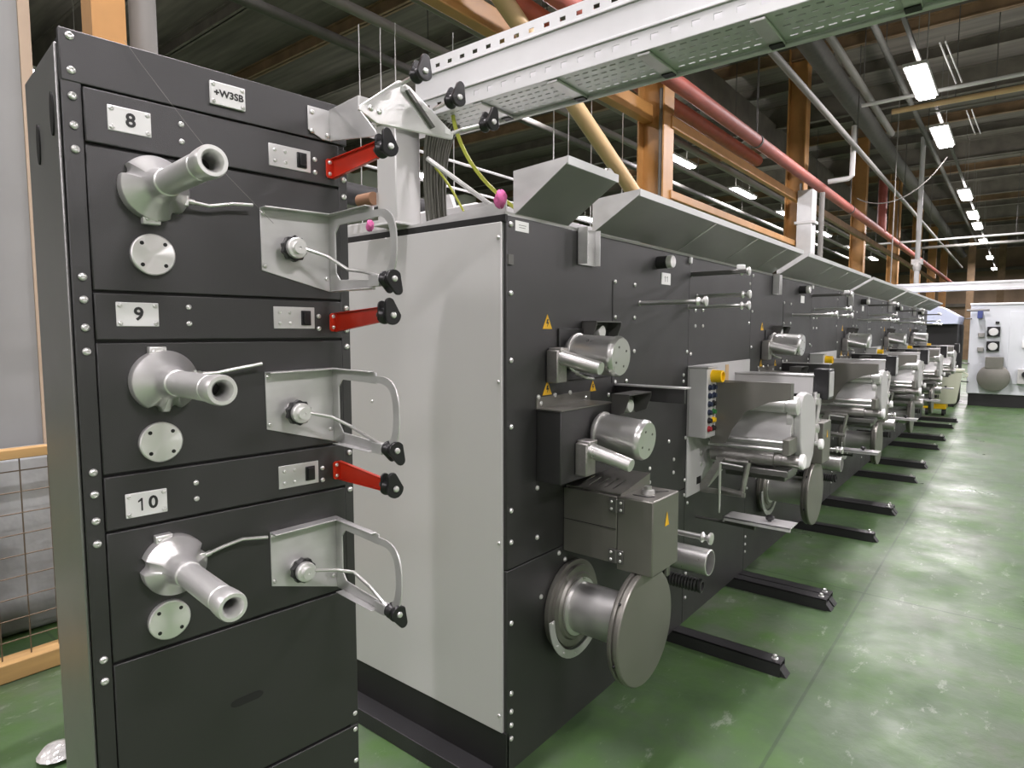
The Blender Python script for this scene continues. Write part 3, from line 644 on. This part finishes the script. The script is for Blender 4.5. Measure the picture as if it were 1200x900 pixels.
# ---------------------------------------------------------------- things standing on or by the first unit
post = thing('tray_post', (-1.66, 1.47, 0), label='light grey square steel post with a small brown reel, carrying the near cable tray end', cat='post')
def P(b, n, m, par, **k):
    return b.build(n, m, par, **k)
P(MB().box(-.06, .035, -.05, .06, 1.957, 2.30), 'post_tube', 'grey', post, bev=.004)
P(MB().box(-.07, .045, -.06, .07, 1.956, 1.964), 'post_base', 'grey', post, bev=.002)
P(MB().box(-.10, .10, -.06, .14, 2.288, 2.30), 'post_head', 'galv', post, bev=.002)
top = thing('machine_top_enclosure', (-1.9, 2.1, 0), label='low white sheet metal enclosure lying on top of the first drawing unit', cat='enclosure')
P(MB().box(-.55, .33, -.28, .95, 1.957, 2.085), 'tray_box', 'paint', top, bev=.003)
P(MB().prism([(-.45, 2.085), (.10, 2.085), (.0, 2.17), (-.45, 2.17)], 'xz', .02, .50), 'raised_cover', 'white', top, bev=.003)
P(MB().prism([(-.02, 2.085), (.12, 2.085), (.09, 2.15), (.0, 2.15)], 'xz', -.24, -.22), 'upright_fin', 'paint', top)
P(MB().lathe((-.14, -.06, 2.050), (1, 0, 0), [(0, .022), (.075, .022), (.075, .001)], 24), 'brown_reel', 'brown', post)
P(MB().box(-.12, -.055, -.05, -.03, 2.03, 2.07), 'reel_bracket', 'galv', post)
ragm = MB()
def rag(x, y, z, s, lab):
    b = MB(); seg = 14; rn = 8; vs = []; fs = []
    for i in range(rn + 1):
        for k in range(seg):
            a = 2 * math.pi * k / seg; t = math.pi * i / rn; r = s * math.sin(t) * (1 + .28 * math.sin(3 * a + i)) * .62 + .001
            vs.append((x + r * math.cos(a), y + r * math.sin(a), z + s - s * math.cos(t) * (1 + .1 * math.sin(2 * a))))
    for i in range(rn):
        for k in range(seg): fs.append((i * seg + k, i * seg + (k + 1) % seg, (i + 1) * seg + (k + 1) % seg, (i + 1) * seg + k))
    tag(b.add(vs, fs).build('crumpled_rag', 'rag', smooth=80), lab, 'rag', 'pink rags on the machine top')
rag(-1.195, 1.44, 1.958, .026, 'pink crumpled rag at the front corner of the machine top')
rag(-1.83, 1.475, 1.958, .020, 'small pink rag on the machine top behind the cabinet, left of the grey post')
# black pipe and two thin rails behind
tag(MB().tube([(-2.42, 1.2, 2.23), (-2.42, 5.2, 2.23)], .05, 16).build('black_pipe', 'rubber'), 'thick black pipe running behind the machine top under the cable tray', 'pipe')
rl = thing('wire_rail', (-2.25, 1.6, 0), label='thin pale handrail of two bars above the black pipe behind the machine', cat='rail')
P(MB().tube([(0, -.4, 2.32), (0, 3.2, 2.32)], .006, 8), 'upper_bar', 'wpipe', rl)
P(MB().tube([(0, -.4, 2.45), (0, 3.2, 2.45)], .007, 8), 'upper_bar', 'wpipe', rl)
for y in (-.1, 3.1): P(MB().tube([(0, y, 1.957), (0, y, 2.45)], .008, 8), 'upright', 'wpipe', rl)

# cables falling from the tray end
def bez(p0, p1, p2, p3, n=14):
    p0, p1, p2, p3 = map(Vector, (p0, p1, p2, p3))
    return [p0 * (1 - t) ** 3 + p1 * 3 * t * (1 - t) ** 2 + p2 * 3 * t * t * (1 - t) + p3 * t ** 3 for t in [i / n for i in range(n + 1)]]
cb_ = MB()
for i in range(11):
    cb_.tube(bez((-1.50 + .006 * (i % 5), 1.50 + .014 * i, 2.33), (-1.56, 1.51 + .012 * i, 2.30), (-1.60, 1.50 + .01 * i, 2.24), (-1.62 + .008 * (i % 3), 1.56 + .008 * i, 1.96)), .0055, 6)
tag(cb_.build('cable_bundle', 'cable'), 'bundle of dark cables dropping out of the cable tray end behind the grey post', 'cables', kind='stuff')
YG = 'yellow-green earth cables below the tray'
tag(MB().tube(bez((-1.47, 1.53, 2.30), (-1.46, 1.56, 2.15), (-1.38, 1.62, 2.05), (-1.28, 1.74, 1.962)), .0065, 8).build('earth_cable', 'ygcable'), 'thick yellow-green cable curving down to the machine top beneath the tray', 'cable', YG)
tag(MB().tube(bez((-1.585, 1.56, 2.16), (-1.54, 1.60, 2.10), (-1.52, 1.62, 2.02), (-1.50, 1.66, 1.96)), .004, 8).build('earth_cable', 'ygcable'), 'thin yellow-green cable next to the grey post', 'cable', YG)
tag(MB().tube(bez((-1.58, 1.52, 2.18), (-1.50, 1.54, 2.12), (-1.42, 1.60, 2.05), (-1.34, 1.70, 1.96)), .008, 8).build('white_cable', 'wcable'), 'white cable sloping down behind the yellow-green one', 'cable')

# ---------------------------------------------------------------- the near cable tray
tr = thing('cable_tray', (0, 1.49, 0), label='large galvanised perforated cable tray crossing overhead from the machine to the upper right', cat='cable tray')
X0, X1 = -1.60, 3.2
side_h = []
x = X0 + .04
while x < X1 - .04:
    side_h += [(x, x + .020, 2.445, 2.457), (x + .006, x + .026, 2.322, 2.336)]; x += .0535
P(MB().perf('xz', 0, X0, X1, 2.302, 2.475, side_h), 'side_panel', 'tray', tr, solid=.0025, smooth=0)
for z in (2.43, 2.355): P(MB().box(X0, X1, -.007, -.001, z - .004, z + .004), 'side_fold', 'tray', tr, bev=.002)
P(MB().box(X0, X1, -.001, .018, 2.474, 2.477), 'top_lip', 'tray', tr)
P(MB().box(X0, X1, .168, .172, 2.292, 2.475), 'rear_side_panel', 'tray', tr)
P(MB().cyl((X0, .170, 2.292), (X1, .170, 2.292), .006, seg=10), 'rear_rib', 'tray', tr)
bh = []; x = X0 + .02; i = 0
while x < X1 - .06:
    if i % 10 not in (8, 9):
        for j in range(5):
            y = .020 + .030 * j; o_ = .012 * (j % 2)
            bh.append((round(x + o_, 4), round(x + o_ + .017, 4), round(y, 4), round(y + .006, 4)))
    x += .028; i += 1
P(MB().perf('xy', 2.302, X0, X1, .0, .168, bh), 'perforated_base', 'tray', tr, solid=.002, smooth=0)
k = 0
x = X0 + .25
while x < X1:
    P(MB().box(x, x + .035, .004, .166, 2.292, 2.300), 'cross_bar', 'galv', tr, bev=.002)
    P(MB().box(x + .002, x + .033, .140, .168, 2.288, 2.292), 'joint_clip', 'hole', tr)
    x += .28; k += 1
for q in range(3): P(MB().cyl((X0 + .02, .03 + .04 * q, 2.318), (X1, .03 + .04 * q, 2.318), .013, seg=8), 'tray_cable', 'cable', tr)

# the far cable tray with its round upright
t2 = thing('cable_tray', (-.3, 15.6, 0), label='pale cable tray crossing the hall in the distance above the white machine', cat='cable tray')
P(MB().box(-2.2, 7, 0, .25, 2.43, 2.60), 'side_panel', 'tray', t2, bev=.01)
P(MB().box(-2.2, 7, -.02, 0, 2.44, 2.47), 'side_fold', 'tray', t2)
P(MB().box(-2.2, 7, -.02, 0, 2.56, 2.60), 'side_fold', 'tray', t2)
for x in (-1.9, 1.2, 4.5): P(MB().tube([(x, .12, 2.6), (x, .12, HZ - .02)], .012, 6), 'tray_hanger', 'gpipe', t2)

# ---------------------------------------------------------------- far right: white machine, bin, covers
wm = thing('white_rewinding_machine', (-.76, 15.4, 0), label='white panelled machine with a black plinth at the far end of the aisle', cat='machine')
P(MB().box(0, 5.2, 0, 2.2, .39, 2.125), 'housing', 'wmach', wm, bev=.01)
P(MB().box(.03, 5.2, .04, 2.2, .145, .40), 'plinth', 'blackedge', wm)
P(MB().box(-.01, 5.2, -.03, 2.2, 2.125, 2.16), 'top_rim', 'white', wm, bev=.004)
P(MB().box(.62, 5.1, -.012, 0, .6, 1.99), 'recessed_panel', 'wmach', wm, bev=.004)
for i, z in enumerate((1.60, 1.32)):
    b = P(MB().box(.28, .48, -.05, -.001, z - .09, z + .10), 'motor_frame', 'plastic', wm, bev=.004)
    P(MB().lathe((.38, -.05, z), (0, -1, 0), [(0, .075), (.10, .075), (.13, .065), (.13, .001)], 24), 'motor_cap', 'whitemet', b)
P(MB().box(.14, .24, -.05, -.001, 1.50, 1.58), 'small_bracket', 'castm', wm, bev=.004)
P(MB().box(.14, .24, -.05, -.001, 1.22, 1.30), 'small_bracket', 'castm', wm, bev=.004)
P(MB().box(.28, .56, -.20, -.001, .90, 1.12), 'guard_box', 'dull', wm, bev=.006)
P(MB().lathe((.42, -.01, .72), (0, -1, 0), [(0, .26), (.16, .26), (.17, .24), (.17, .001)], 48), 'drum_flange', 'dull', wm)
P(MB().box(.78, 1.02, -.14, -.001, .62, .90), 'brake_block', 'paint', wm, bev=.006)
P(MB().lathe((.90, -.14, .80), (0, -1, 0), [(0, .06), (.05, .06), (.05, .03), (.01, .03)], 24), 'brake_hub', 'plastic', wm)
P(MB().box(.82, .98, -.08, -.001, 1.30, 1.44), 'sensor_box', 'white', wm, bev=.006)
P(MB().prism([(.86, 1.35), (.93, 1.35), (.90, 1.42)], 'xz', -.09, -.08), 'sensor_mark', 'ink', wm)
P(MB().box(.12, .20, -.25, -.001, 1.86, 2.0), 'blue_clamp', mat('blue_paint', (.05, .07, .22), .4), wm, bev=.004)
P(MB().tube([(-.06, -.12, 2.02), (.30, -.12, 2.02)], .022, 10), 'guide_bar', 'bracketdark', wm)
P(MB().box(.40, .46, -.04, -.001, 1.76, 1.80), 'small_knob', 'plastic', wm)
P(MB().lathe((1.02, .2, 2.16), (0, 0, 1), [(0, .09), (.10, .09), (.14, .05), (.14, .001)], 20), 'white_cap', 'white', wm)
for z in (1.86, .98, .62): P(MB().tube([(-.10, -.02, z), (.03, -.02, z)], .012, 8), 'side_pin', 'plastic', wm)

bn = thing('waste_bin', (-1.02, 13.35, 0), label='cream tapered plastic bin standing on a yellow pallet truck at the row end', cat='bin')
seg = 28
P(MB().lathe((0, 0, .36), (0, 0, 1), [(0, .22), (.02, .235), (.56, .30), (.57, .33), (.60, .33), (.60, .30), (.56, .285), (.05, .22), (.05, .001)], seg), 'bin_body', 'bin', bn)
P(MB().tube([(.31, 0, .90), (.37, 0, .88), (.37, 0, .84), (.31, 0, .82)], .012, 8), 'bin_handle', 'bin', bn)
tk = thing('pallet_truck', (-1.02, 13.35, 0), label='low yellow trolley under the cream bin', cat='trolley')
P(MB().box(-.24, .10, -.20, .20, .265, .36), 'trolley_deck', 'yellow', tk, bev=.01)
for x in (-.18, .06):
    for y in (-.14, .14): P(MB().cyl((x - .02, y, .205), (x + .02, y, .205), .06, seg=16), 'wheel', 'rubber', tk)
cv = thing('plastic_covered_machine', (-2.0, 15.0, 0), label='machine under pale blue translucent sheeting at the end of the row', cat='machine')
P(MB().box(-.5, 1.08, -.1, 1.6, .145, 1.75), 'housing', 'blackedge', cv, bev=.01)
for z in (.5, .9, 1.3): P(MB().box(.62, 1.06, -.14, -.10, z, z + .03), 'dark_rail', 'gpipe', cv)
P(MB().prism([(-.6, 1.75), (1.08, 1.75), (1.10, 1.90), (.80, 2.09), (-.1, 2.09), (-.6, 1.92)], 'xz', -.3, 1.2), 'blue_cover', 'sheetblue', cv, bev=.01)
P(MB().box(-.28, .02, -.42, -.20, .9, 1.95), 'white_column', 'wmach', cv, bev=.01)
for z in (1.2, 1.45, 1.7): P(MB().box(-.22, -.05, -.44, -.42, z, z + .05), 'column_opening', 'plastic', cv)
for x in (.15, .45): P(MB().box(x, x + .015, -.31, -.30, 1.75, 2.0), 'cover_strap', 'bluebtn', cv)
P(MB().tube([(.0, -.5, 1.52), (.6, -.5, 1.52)], .05, 12), 'black_roller', 'plastic', cv)
P(MB().tube([(-.35, -.5, 1.53), (.02, -.5, 1.53)], .07, 14), 'steel_roller', 'whitemet', cv)
P(MB().box(.15, .48, -.45, -.25, 1.30, 1.40), 'green_beam', 'greenbtn', cv, bev=.01)
P(MB().lathe((.75, -1.2, .165), (0, 0, 1), [(0, .07), (.05, .06), (.07, .02)], 14), 'floor_foot', 'castm', cv)

# ================================================================ the hall

def struct(b, n, m, **k): return tag(b.build(n, m, **k), kind='structure')
struct(MB().box(HX0, HX1, HY0, HY1, .045, .145), 'floor', 'floor')
struct(MB().box(HX0, HX1, HY0, HY1, HZ, HZ + .15), 'ceiling', 'roof')
struct(MB().box(HX0 - .2, HX0, HY0, HY1, .145, HZ), 'wall_left', 'wall')
struct(MB().box(HX1, HX1 + .2, HY0, HY1, .145, HZ), 'wall_right', 'wall')
struct(MB().box(HX0, HX1, HY1, HY1 + .2, .145, HZ), 'wall_far', 'wallb')
struct(MB().box(HX0, HX1, HY0 - .2, HY0, .145, HZ), 'wall_near', 'wall')
y = HY0 + 1.0; i = 0
while y < 48:
    if y > 1:
        d = .50 if i % 4 == 0 else .22
        mm = 'roofbrown' if i % 4 == 2 else 'roofbeam'
        b = MB().box(HX0, HX1, y - .06, y + .06, HZ - d, HZ - d + .02).box(HX0, HX1, y - .012, y + .012, HZ - d, HZ).box(HX0, HX1, y - .06, y + .06, HZ - .02, HZ)
        struct(b, 'ceiling_beam', mm)
    y += 1.5; i += 1
for x, z, w, h, m_ in ((-4.9, 6.0, .3, .5, 'roofbeam'), (2.6, 6.0, .3, .5, 'roofbeam')):
    struct(MB().box(x - w / 2, x + w / 2, .5, 49.9, z, z + h), 'ceiling_girder', m_)
for (x, y) in ((-2.1, 41.0), (-.9, 44.0), (1.2, 44.0), (5.2, 44.0)):
    struct(MB().box(x - .16, x + .16, y - .12, y + .12, .145, HZ), 'column', 'roofbrown')
for z in (3.2, 4.3, 5.4): struct(MB().box(HX0, HX1, 49.7, 49.85, z, z + .2), 'wall_rail', 'roofbeam')
struct(MB().box(HX0, HX1, 49.8, 49.95, .145, 1.6), 'wall_panel', 'gpipe')
# ochre H-section columns, 6 m apart, with rails between them
for k in range(8):
    yc = 1.05 + 6.0 * k
    b = MB().box(-3.42, -3.30, 1.125, 1.265, .145, HZ) if k == 0 else MB().box(-3.64, -3.62, yc - .13, yc + .13, .145, HZ).box(-3.32, -3.30, yc - .13, yc + .13, .145, HZ).box(-3.62, -3.32, yc - .008, yc + .008, .145, HZ)
    struct(b, 'column', 'orange')
    if k in (1, 2):
        tag(MB().tube([(-3.36, yc - .075, .145), (-3.36, yc - .075, 4.4)], .030, 12).build('drain_pipe', 'gpipe'), ('grey vertical pipe clipped to the nearest ochre column above the canopies', 'grey vertical pipe clipped to the second ochre column')[k - 1], 'pipe')
tag(MB().box(-3.36, -3.28, 7.1, 13.0, 3.98, 4.12).build('ochre_rail', 'orange', bev=.01), 'long ochre horizontal beam between the first two ochre columns, upper one', 'beam')
tag(MB().box(-3.36, -3.28, 7.1, 13.0, 3.17, 3.27).build('ochre_rail', 'orange', bev=.01), 'long ochre beam just above the machine canopies, lower one', 'beam')
tag(MB().box(-3.60, -3.48, -2, 7.0, 4.05, 4.25).build('ochre_rail', 'orange', bev=.01), 'ochre beam leading to the nearest column behind the tray', 'beam')
tag(MB().box(-3.36, -3.28, 13.2, 45, 4.0, 4.14).build('ochre_rail', 'roofbrown', bev=.01), 'brownish beam running on between the far columns', 'beam')
tag(MB().tube([(-3.24, -1.4, 6.86), (-3.24, 3.35, 4.45), (-3.24, 6.98, 2.62)], .075, 20).build('diagonal_brace', 'orangel'), 'pale ochre round diagonal brace tube leaning behind the cable tray', 'brace')
RP = 'red sprinkler pipes along the hall'
rp = thing('red_pipe', (-3.0, 5, 0), label='thick red pipe running the length of the hall in front of the columns', cat='pipe', group=RP)
P(MB().tube([(0, -6, 4.26), (0, 40, 4.26)], .085, 20), 'pipe_run', 'redpipe', rp)
for y in (4.2, 10.5, 17.2, 24): P(MB().lathe((0, y, 4.26), (0, 1, 0), [(0, .095), (.05, .095)], 20), 'pipe_clamp', 'gpipedark', rp); P(MB().tube([(0, y + .02, 4.34), (0, y + .02, 6.4)], .012, 6), 'hanger_rod', 'gpipedark', rp)
tag(MB().tube([(-3.75, -2, 4.60), (-3.75, 11.6, 4.60)], .095, 20).build('red_pipe', 'redpipe2'), 'second red pipe, lower and shorter, passing behind the nearest ochre column', 'pipe', RP)
P(MB().tube([(0, 14.5, 4.26), (0, 14.5, 5.6)], .11, 16), 'red_riser', 'redpipe', rp)
GP = 'grey service pipes under the roof'
for (x, z, y0, y1, r, m_, lab) in (
        (-2.45, 4.9, 4, 40, .045, 'gpipe', 'grey service pipe just above and right of the thick red pipe'),
        (-1.9, 6.1, 3, 40, .05, 'gpipedark', 'dark pipe under the roof, left of the lamp row'),
        (-2.2, 5.58, 9, 15, .055, 'gpipe', 'grey conduit under the roof nearest to the bright lamp row'),
        (-2.66, 5.9, 3, 44, .16, 'gpipedark', 'wide dark duct under the roof above the red pipe'),
        (-4.3, 4.55, -3, 30, .055, 'gpipe', 'pale grey pipe left of the nearest ochre column'),
        (-5.0, 4.6, -3, 30, .05, 'gpipe', 'thin grey pipe further left behind the cable tray'),
        (-6.2, 4.9, -3, 35, .06, 'gpipedark', 'leftmost grey pipe under the dark roof')):
    t = thing('service_pipe', (x, y0, 0), label=lab, cat='pipe', group=GP)
    P(MB().tube([(0, 0, z), (0, y1 - y0, z)], r, 14), 'pipe_run', m_, t)
    for q in range(1, int((y1 - y0) / 6) + 1): P(MB().tube([(0, q * 6 - 3, z), (0, q * 6 - 3, HZ)], .008, 5), 'pipe_hanger', 'gpipedark', t)
XP = 'cross pipes under the roof right of the lamps'
for (y, z, x0, x1, r, m_, lab) in (
        (12.3, 5.41, -2.27, 7, .03, 'wpipe', 'thin white cross pipe beside the brightest lamp'),
        (12.9, 5.39, -1.91, 7, .045, 'orangel', 'pale cross pipe just beyond the brightest lamp'),
        (13.3, 5.38, -1.4, 7, .02, 'gpipe', 'thin grey cross pipe beyond the pale one'),
        (22.5, 4.3, -4.5, 7, .03, 'wpipe', 'white cross conduit below the distant lamps'),
        (28, 4.7, -4.5, 7, .05, 'gpipe', 'farthest grey cross pipe')):
    t = thing('cross_pipe', (x0, y, 0), label=lab, cat='pipe', group=XP)
    P(MB().tube([(0, 0, z), (x1 - x0, 0, z)], r, 10), 'pipe_run', m_, t)
    for q in (.9, 4.3): P(MB().tube([(q, 0, z), (q, 0, HZ)], .008, 5), 'pipe_hanger', 'gpipedark', t)
wpole = thing('white_standpipe', (-2.04, 18.5, 0), label='tall white vertical standpipe with a valve above the far canopies', cat='pipe')
P(MB().tube([(0, 0, .145), (0, 0, 6.3)], .055, 14), 'pipe_run', 'wpipe', wpole)
P(MB().box(-.12, .12, -.06, .06, 3.25, 3.38).lathe((0, 0, 3.1), (0, 0, 1), [(0, .08), (.1, .09), (.2, .08)], 14), 'valve', 'castm', wpole)
tag(MB().tube([(-2.90, 13.0, 4.37), (-2.56, 13.0, 4.38), (-2.51, 13.0, 4.42), (-2.505, 13.0, 5.3)], .045, 12).build('bent_conduit', 'wpipe'), 'white L-shaped conduit turning upward beside the red pipe', 'pipe')
sd = thing('silver_duct', (-3.13, 12.5, 0), label='silver sheet metal duct standing beside the second ochre column', cat='duct')
P(MB().box(-.13, .13, -.14, .14, .145, 4.15), 'duct_body', 'tray', sd, bev=.006)
P(MB().tube([(.24, .05, .145), (.24, .05, 4.1)], .045, 12), 'duct_pipe', 'gpipe', sd)
P(MB().box(-.17, .17, -.15, .15, 3.55, 3.60), 'duct_collar', 'galv', sd, bev=.003)
# pairs of thin hangers and slack cable at the right
for (x, y) in ((-.55, 12.2), (-.42, 12.2), (-.50, 16.5), (-.36, 16.5)):
    pass
hg = 'thin white hanger rods right of the lamps'
for x, y, z0, z1, dx, lab in ((-1.13, 11.5, 5.21, 5.85, .23, 'left rod of the hanger pair right of the brightest lamp'), (-1.06, 11.5, 5.21, 5.85, .23, 'right rod of the hanger pair right of the brightest lamp'),
                     (-.99, 15.0, 5.3, 5.78, .16, 'left rod of the hanger pair beyond the second lamp'), (-.91, 15.0, 5.3, 5.78, .16, 'right rod of the hanger pair beyond the second lamp')):
    tag(MB().tube([(x, y, z1), (x + dx, y, z0)], .012, 6).build('hanger_rod', 'wpipe'), lab, 'rod', hg)
for i, (x, y) in enumerate(((-5.2, 4.1), (-5.0, 4.2), (-4.9, 4.3), (-4.6, 4.8), (-4.4, 6.6), (-4.2, 6.8), (-4.1, 7.4), (-3.9, 7.5), (-3.85, 5.5))):
    tag(MB().tube([(x, y, 1.7), (x, y, 4.6)], .006, 5).build('hanging_wire', 'wpipe'), 'thin pale wire hanging from the dark roof behind the cable tray', 'wire', 'thin wires hanging behind the tray')

# lamps: fixtures with real area lights, plus an added upward fill
def lamp(x, y, z, lab, grp, L=1.55, power=75, visible=True):
    t = thing('ceiling_lamp', (x, y, 0), label=lab, cat='lamp', group=grp)
    P(MB().box(-.15, .15, -L / 2, L / 2, z + .03, z + .08), 'lamp_housing', 'paint', t, bev=.01)
    P(MB().box(-.11, .11, -L / 2 + .02, L / 2 - .02, z, z + .03), 'lamp_diffuser', 'lamp', t, bev=.01)
    P(MB().tube([(0, -L / 3, z + .08), (0, -L / 3, HZ - .05)], .006, 5), 'lamp_hanger', 'gpipe', t)
    P(MB().tube([(0, L / 3, z + .08), (0, L / 3, HZ - .05)], .006, 5), 'lamp_hanger', 'gpipe', t)
    ld = bpy.data.lights.new('lamp_light', 'AREA'); ld.shape = 'RECTANGLE'; ld.size = .2; ld.size_y = L; ld.energy = power; ld.color = (1, .928, .965)
    lo = bpy.data.objects.new('lamp_light', ld); COL.objects.link(lo); lo.parent = t; lo.location = (0, 0, z - .012 - ZO)
    lu = bpy.data.lights.new('roof_fill_light', 'AREA'); lu.shape = 'RECTANGLE'; lu.size = .18; lu.size_y = L; lu.energy = power * .12; lu.color = (1, .95, .93)  # extra upward light above the housing, added to brighten the roof
    l2 = bpy.data.objects.new('roof_fill_light', lu); COL.objects.link(l2); l2.parent = t; l2.location = (0, 0, z + .10 - ZO); l2.rotation_euler.x = math.pi
R1 = 'lamp row over the aisle'; R2 = 'lamp row left of the columns'
nm = ['brightest and nearest ceiling lamp over the aisle', 'second ceiling lamp along the aisle row', 'third ceiling lamp along the aisle row', 'fourth ceiling lamp along the aisle row', 'fifth ceiling lamp along the aisle row',
      'sixth ceiling lamp along the aisle row', 'seventh ceiling lamp along the aisle row', 'last small ceiling lamp of the aisle row']
for y, l in zip((11.2, 14.5, 20.9, 24.6, 27.2, 32, 39, 46), nm): lamp(-1.30, y, 5.2, l, R1)
nm2 = ['ceiling lamp glowing beside the nearest ochre column', 'long ceiling lamp between the first two ochre columns', 'lamp just left of the second ochre column', 'lamp right of the silver duct', 'lamp between the second and third columns', 'sixth lamp of the row behind the columns', 'farthest lamp behind the columns']
for y, l in zip((12.9, 17.0, 21.0, 25.8, 31.2, 36, 42), nm2): lamp(-5.85, y, 5.2, l, R2)
hid = 0
for x, ys in ((-1.3, (5.4, .6, -4.5)), (3.6, (-4.5, .6, 5.4, 11.2, 17, 24, 32)), (-5.85, (-3.5, 2.0, 7.5)), (-11, (3, 10, 18, 27, 38))):
    for y in ys:
        lamp(x, y, 5.2, {-1.3: 'ceiling lamp of the aisle row above the camera position', 3.6: 'ceiling lamp over the right side of the hall', -5.85: 'ceiling lamp over the machines behind the cabinet', -11: 'ceiling lamp in the far left bay'}[x], 'lamps outside the picture ' + str(x).replace('-', '').replace('.', ' '), power=(115 if x == 3.6 else 75))
tag(MB().tube(bez((-1.3, 15.6, 5.1), (-1.9, 15.8, 4.2), (-2.6, 16.0, 4.3), (-3.0, 16.2, 4.6), 18), .012, 6).build('slack_cable', 'gpipe'), 'thin slack cable hooping from the second aisle lamp towards the left', 'cable')
tag(MB().box(-1.325, -1.275, 9, 50, 5.42, 5.46).build('lamp_track', 'gpipedark'), 'thin grey track that carries the lamps over the aisle', 'rail')

# ---------------------------------------------------------------- left edge: pillar, cage, wrapped goods
struct(MB().box(-4.4, -4.0, .30, 1.075, .145, HZ), 'pillar', 'pillar', bev=.01)
struct(MB().box(-3.998, -3.985, 1.03, 1.08, .145, HZ), 'pillar_edge', 'beige')
tag(MB().lathe((-3.45, 1.40, .146), (0, 0, 1), [(0, .06), (6.6, .06)], 18).build('rising_duct', 'gpipe'), 'grey round pipe rising behind the cabinet right of the ochre column', 'pipe')
cg = thing('storage_cage', (-3.25, .2, 0), label='wire mesh storage cage with timber rails left of the black cabinet', cat='cage')
P(MB().box(-.03, .03, -.9, 1.6, 1.075, 1.115), 'top_rail', 'wood', cg, bev=.003)
P(MB().box(-.05, .05, -.9, 1.6, .147, .225), 'bottom_rail', 'wood', cg, bev=.004)
P(MB().box(-.025, .025, -.02 - .1, .03 - .1, .22, 1.08), 'cage_post', 'wood', cg)
ms = MB()
for i in range(24): ms.tube([(0, -.85 + .1 * i, .22), (0, -.85 + .1 * i, 1.08)], .0028, 5)
for i in range(9): ms.tube([(0, -.9, .30 + .09 * i), (0, 1.6, .30 + .09 * i)], .0028, 5)
P(ms, 'wire_mesh', 'wire', cg)
tag(MB().box(-3.97, -3.68, .70, 1.5, .147, 1.02).build('wrapped_pallet_load', 'wrap', bev=.03), 'grey film-wrapped load behind the wire mesh cage', 'load')
tag(MB().box(-3.80, -3.38, .10, .66, .147, .46).build('clear_film_bundle', 'film', bev=.05), 'glossy clear film bundle low behind the wire mesh', 'bundle')
tag(MB().box(-3.9, -3.5, .30, .66, .47, .70).build('brown_crate', 'brown', bev=.01), 'dark brown box on the film bundle behind the mesh', 'box')
tag(MB().lathe((-2.50, .63, .147), (0, 0, 1), [(0, .03), (.015, .06), (.04, .04), (.05, .01)], 16).build('crumpled_film', 'film'), 'small crumpled clear film on the floor at the cabinet foot', 'film')
# ================================================================ camera, world, view
cam = bpy.data.cameras.new('camera'); co = bpy.data.objects.new('camera', cam); COL.objects.link(co)
cam.sensor_fit = 'HORIZONTAL'; cam.sensor_width = 36; cam.lens = F_PX / 1200 * 36; cam.clip_start = .02; cam.clip_end = 200
co.location = (0, 0, 1.6 - ZO); co.rotation_euler = (math.pi / 2 - PITCH, 0, YAW)
SC.camera = co
w = bpy.data.worlds.new('hall_air'); SC.world = w; w.use_nodes = True
w.node_tree.nodes['Background'].inputs[0].default_value = (.8, .85, 1, 1); w.node_tree.nodes['Background'].inputs[1].default_value = .3
SC.view_settings.view_transform = 'Standard'; SC.view_settings.look = 'None'; SC.view_settings.gamma = 1; SC.view_settings.use_curve_mapping = False
SC.view_settings.exposure = 1.1
cy = SC.cycles; cy.use_denoising = True; cy.max_bounces = 8; cy.diffuse_bounces = 4; cy.glossy_bounces = 4; cy.sample_clamp_indirect = 6; cy.caustics_reflective = False
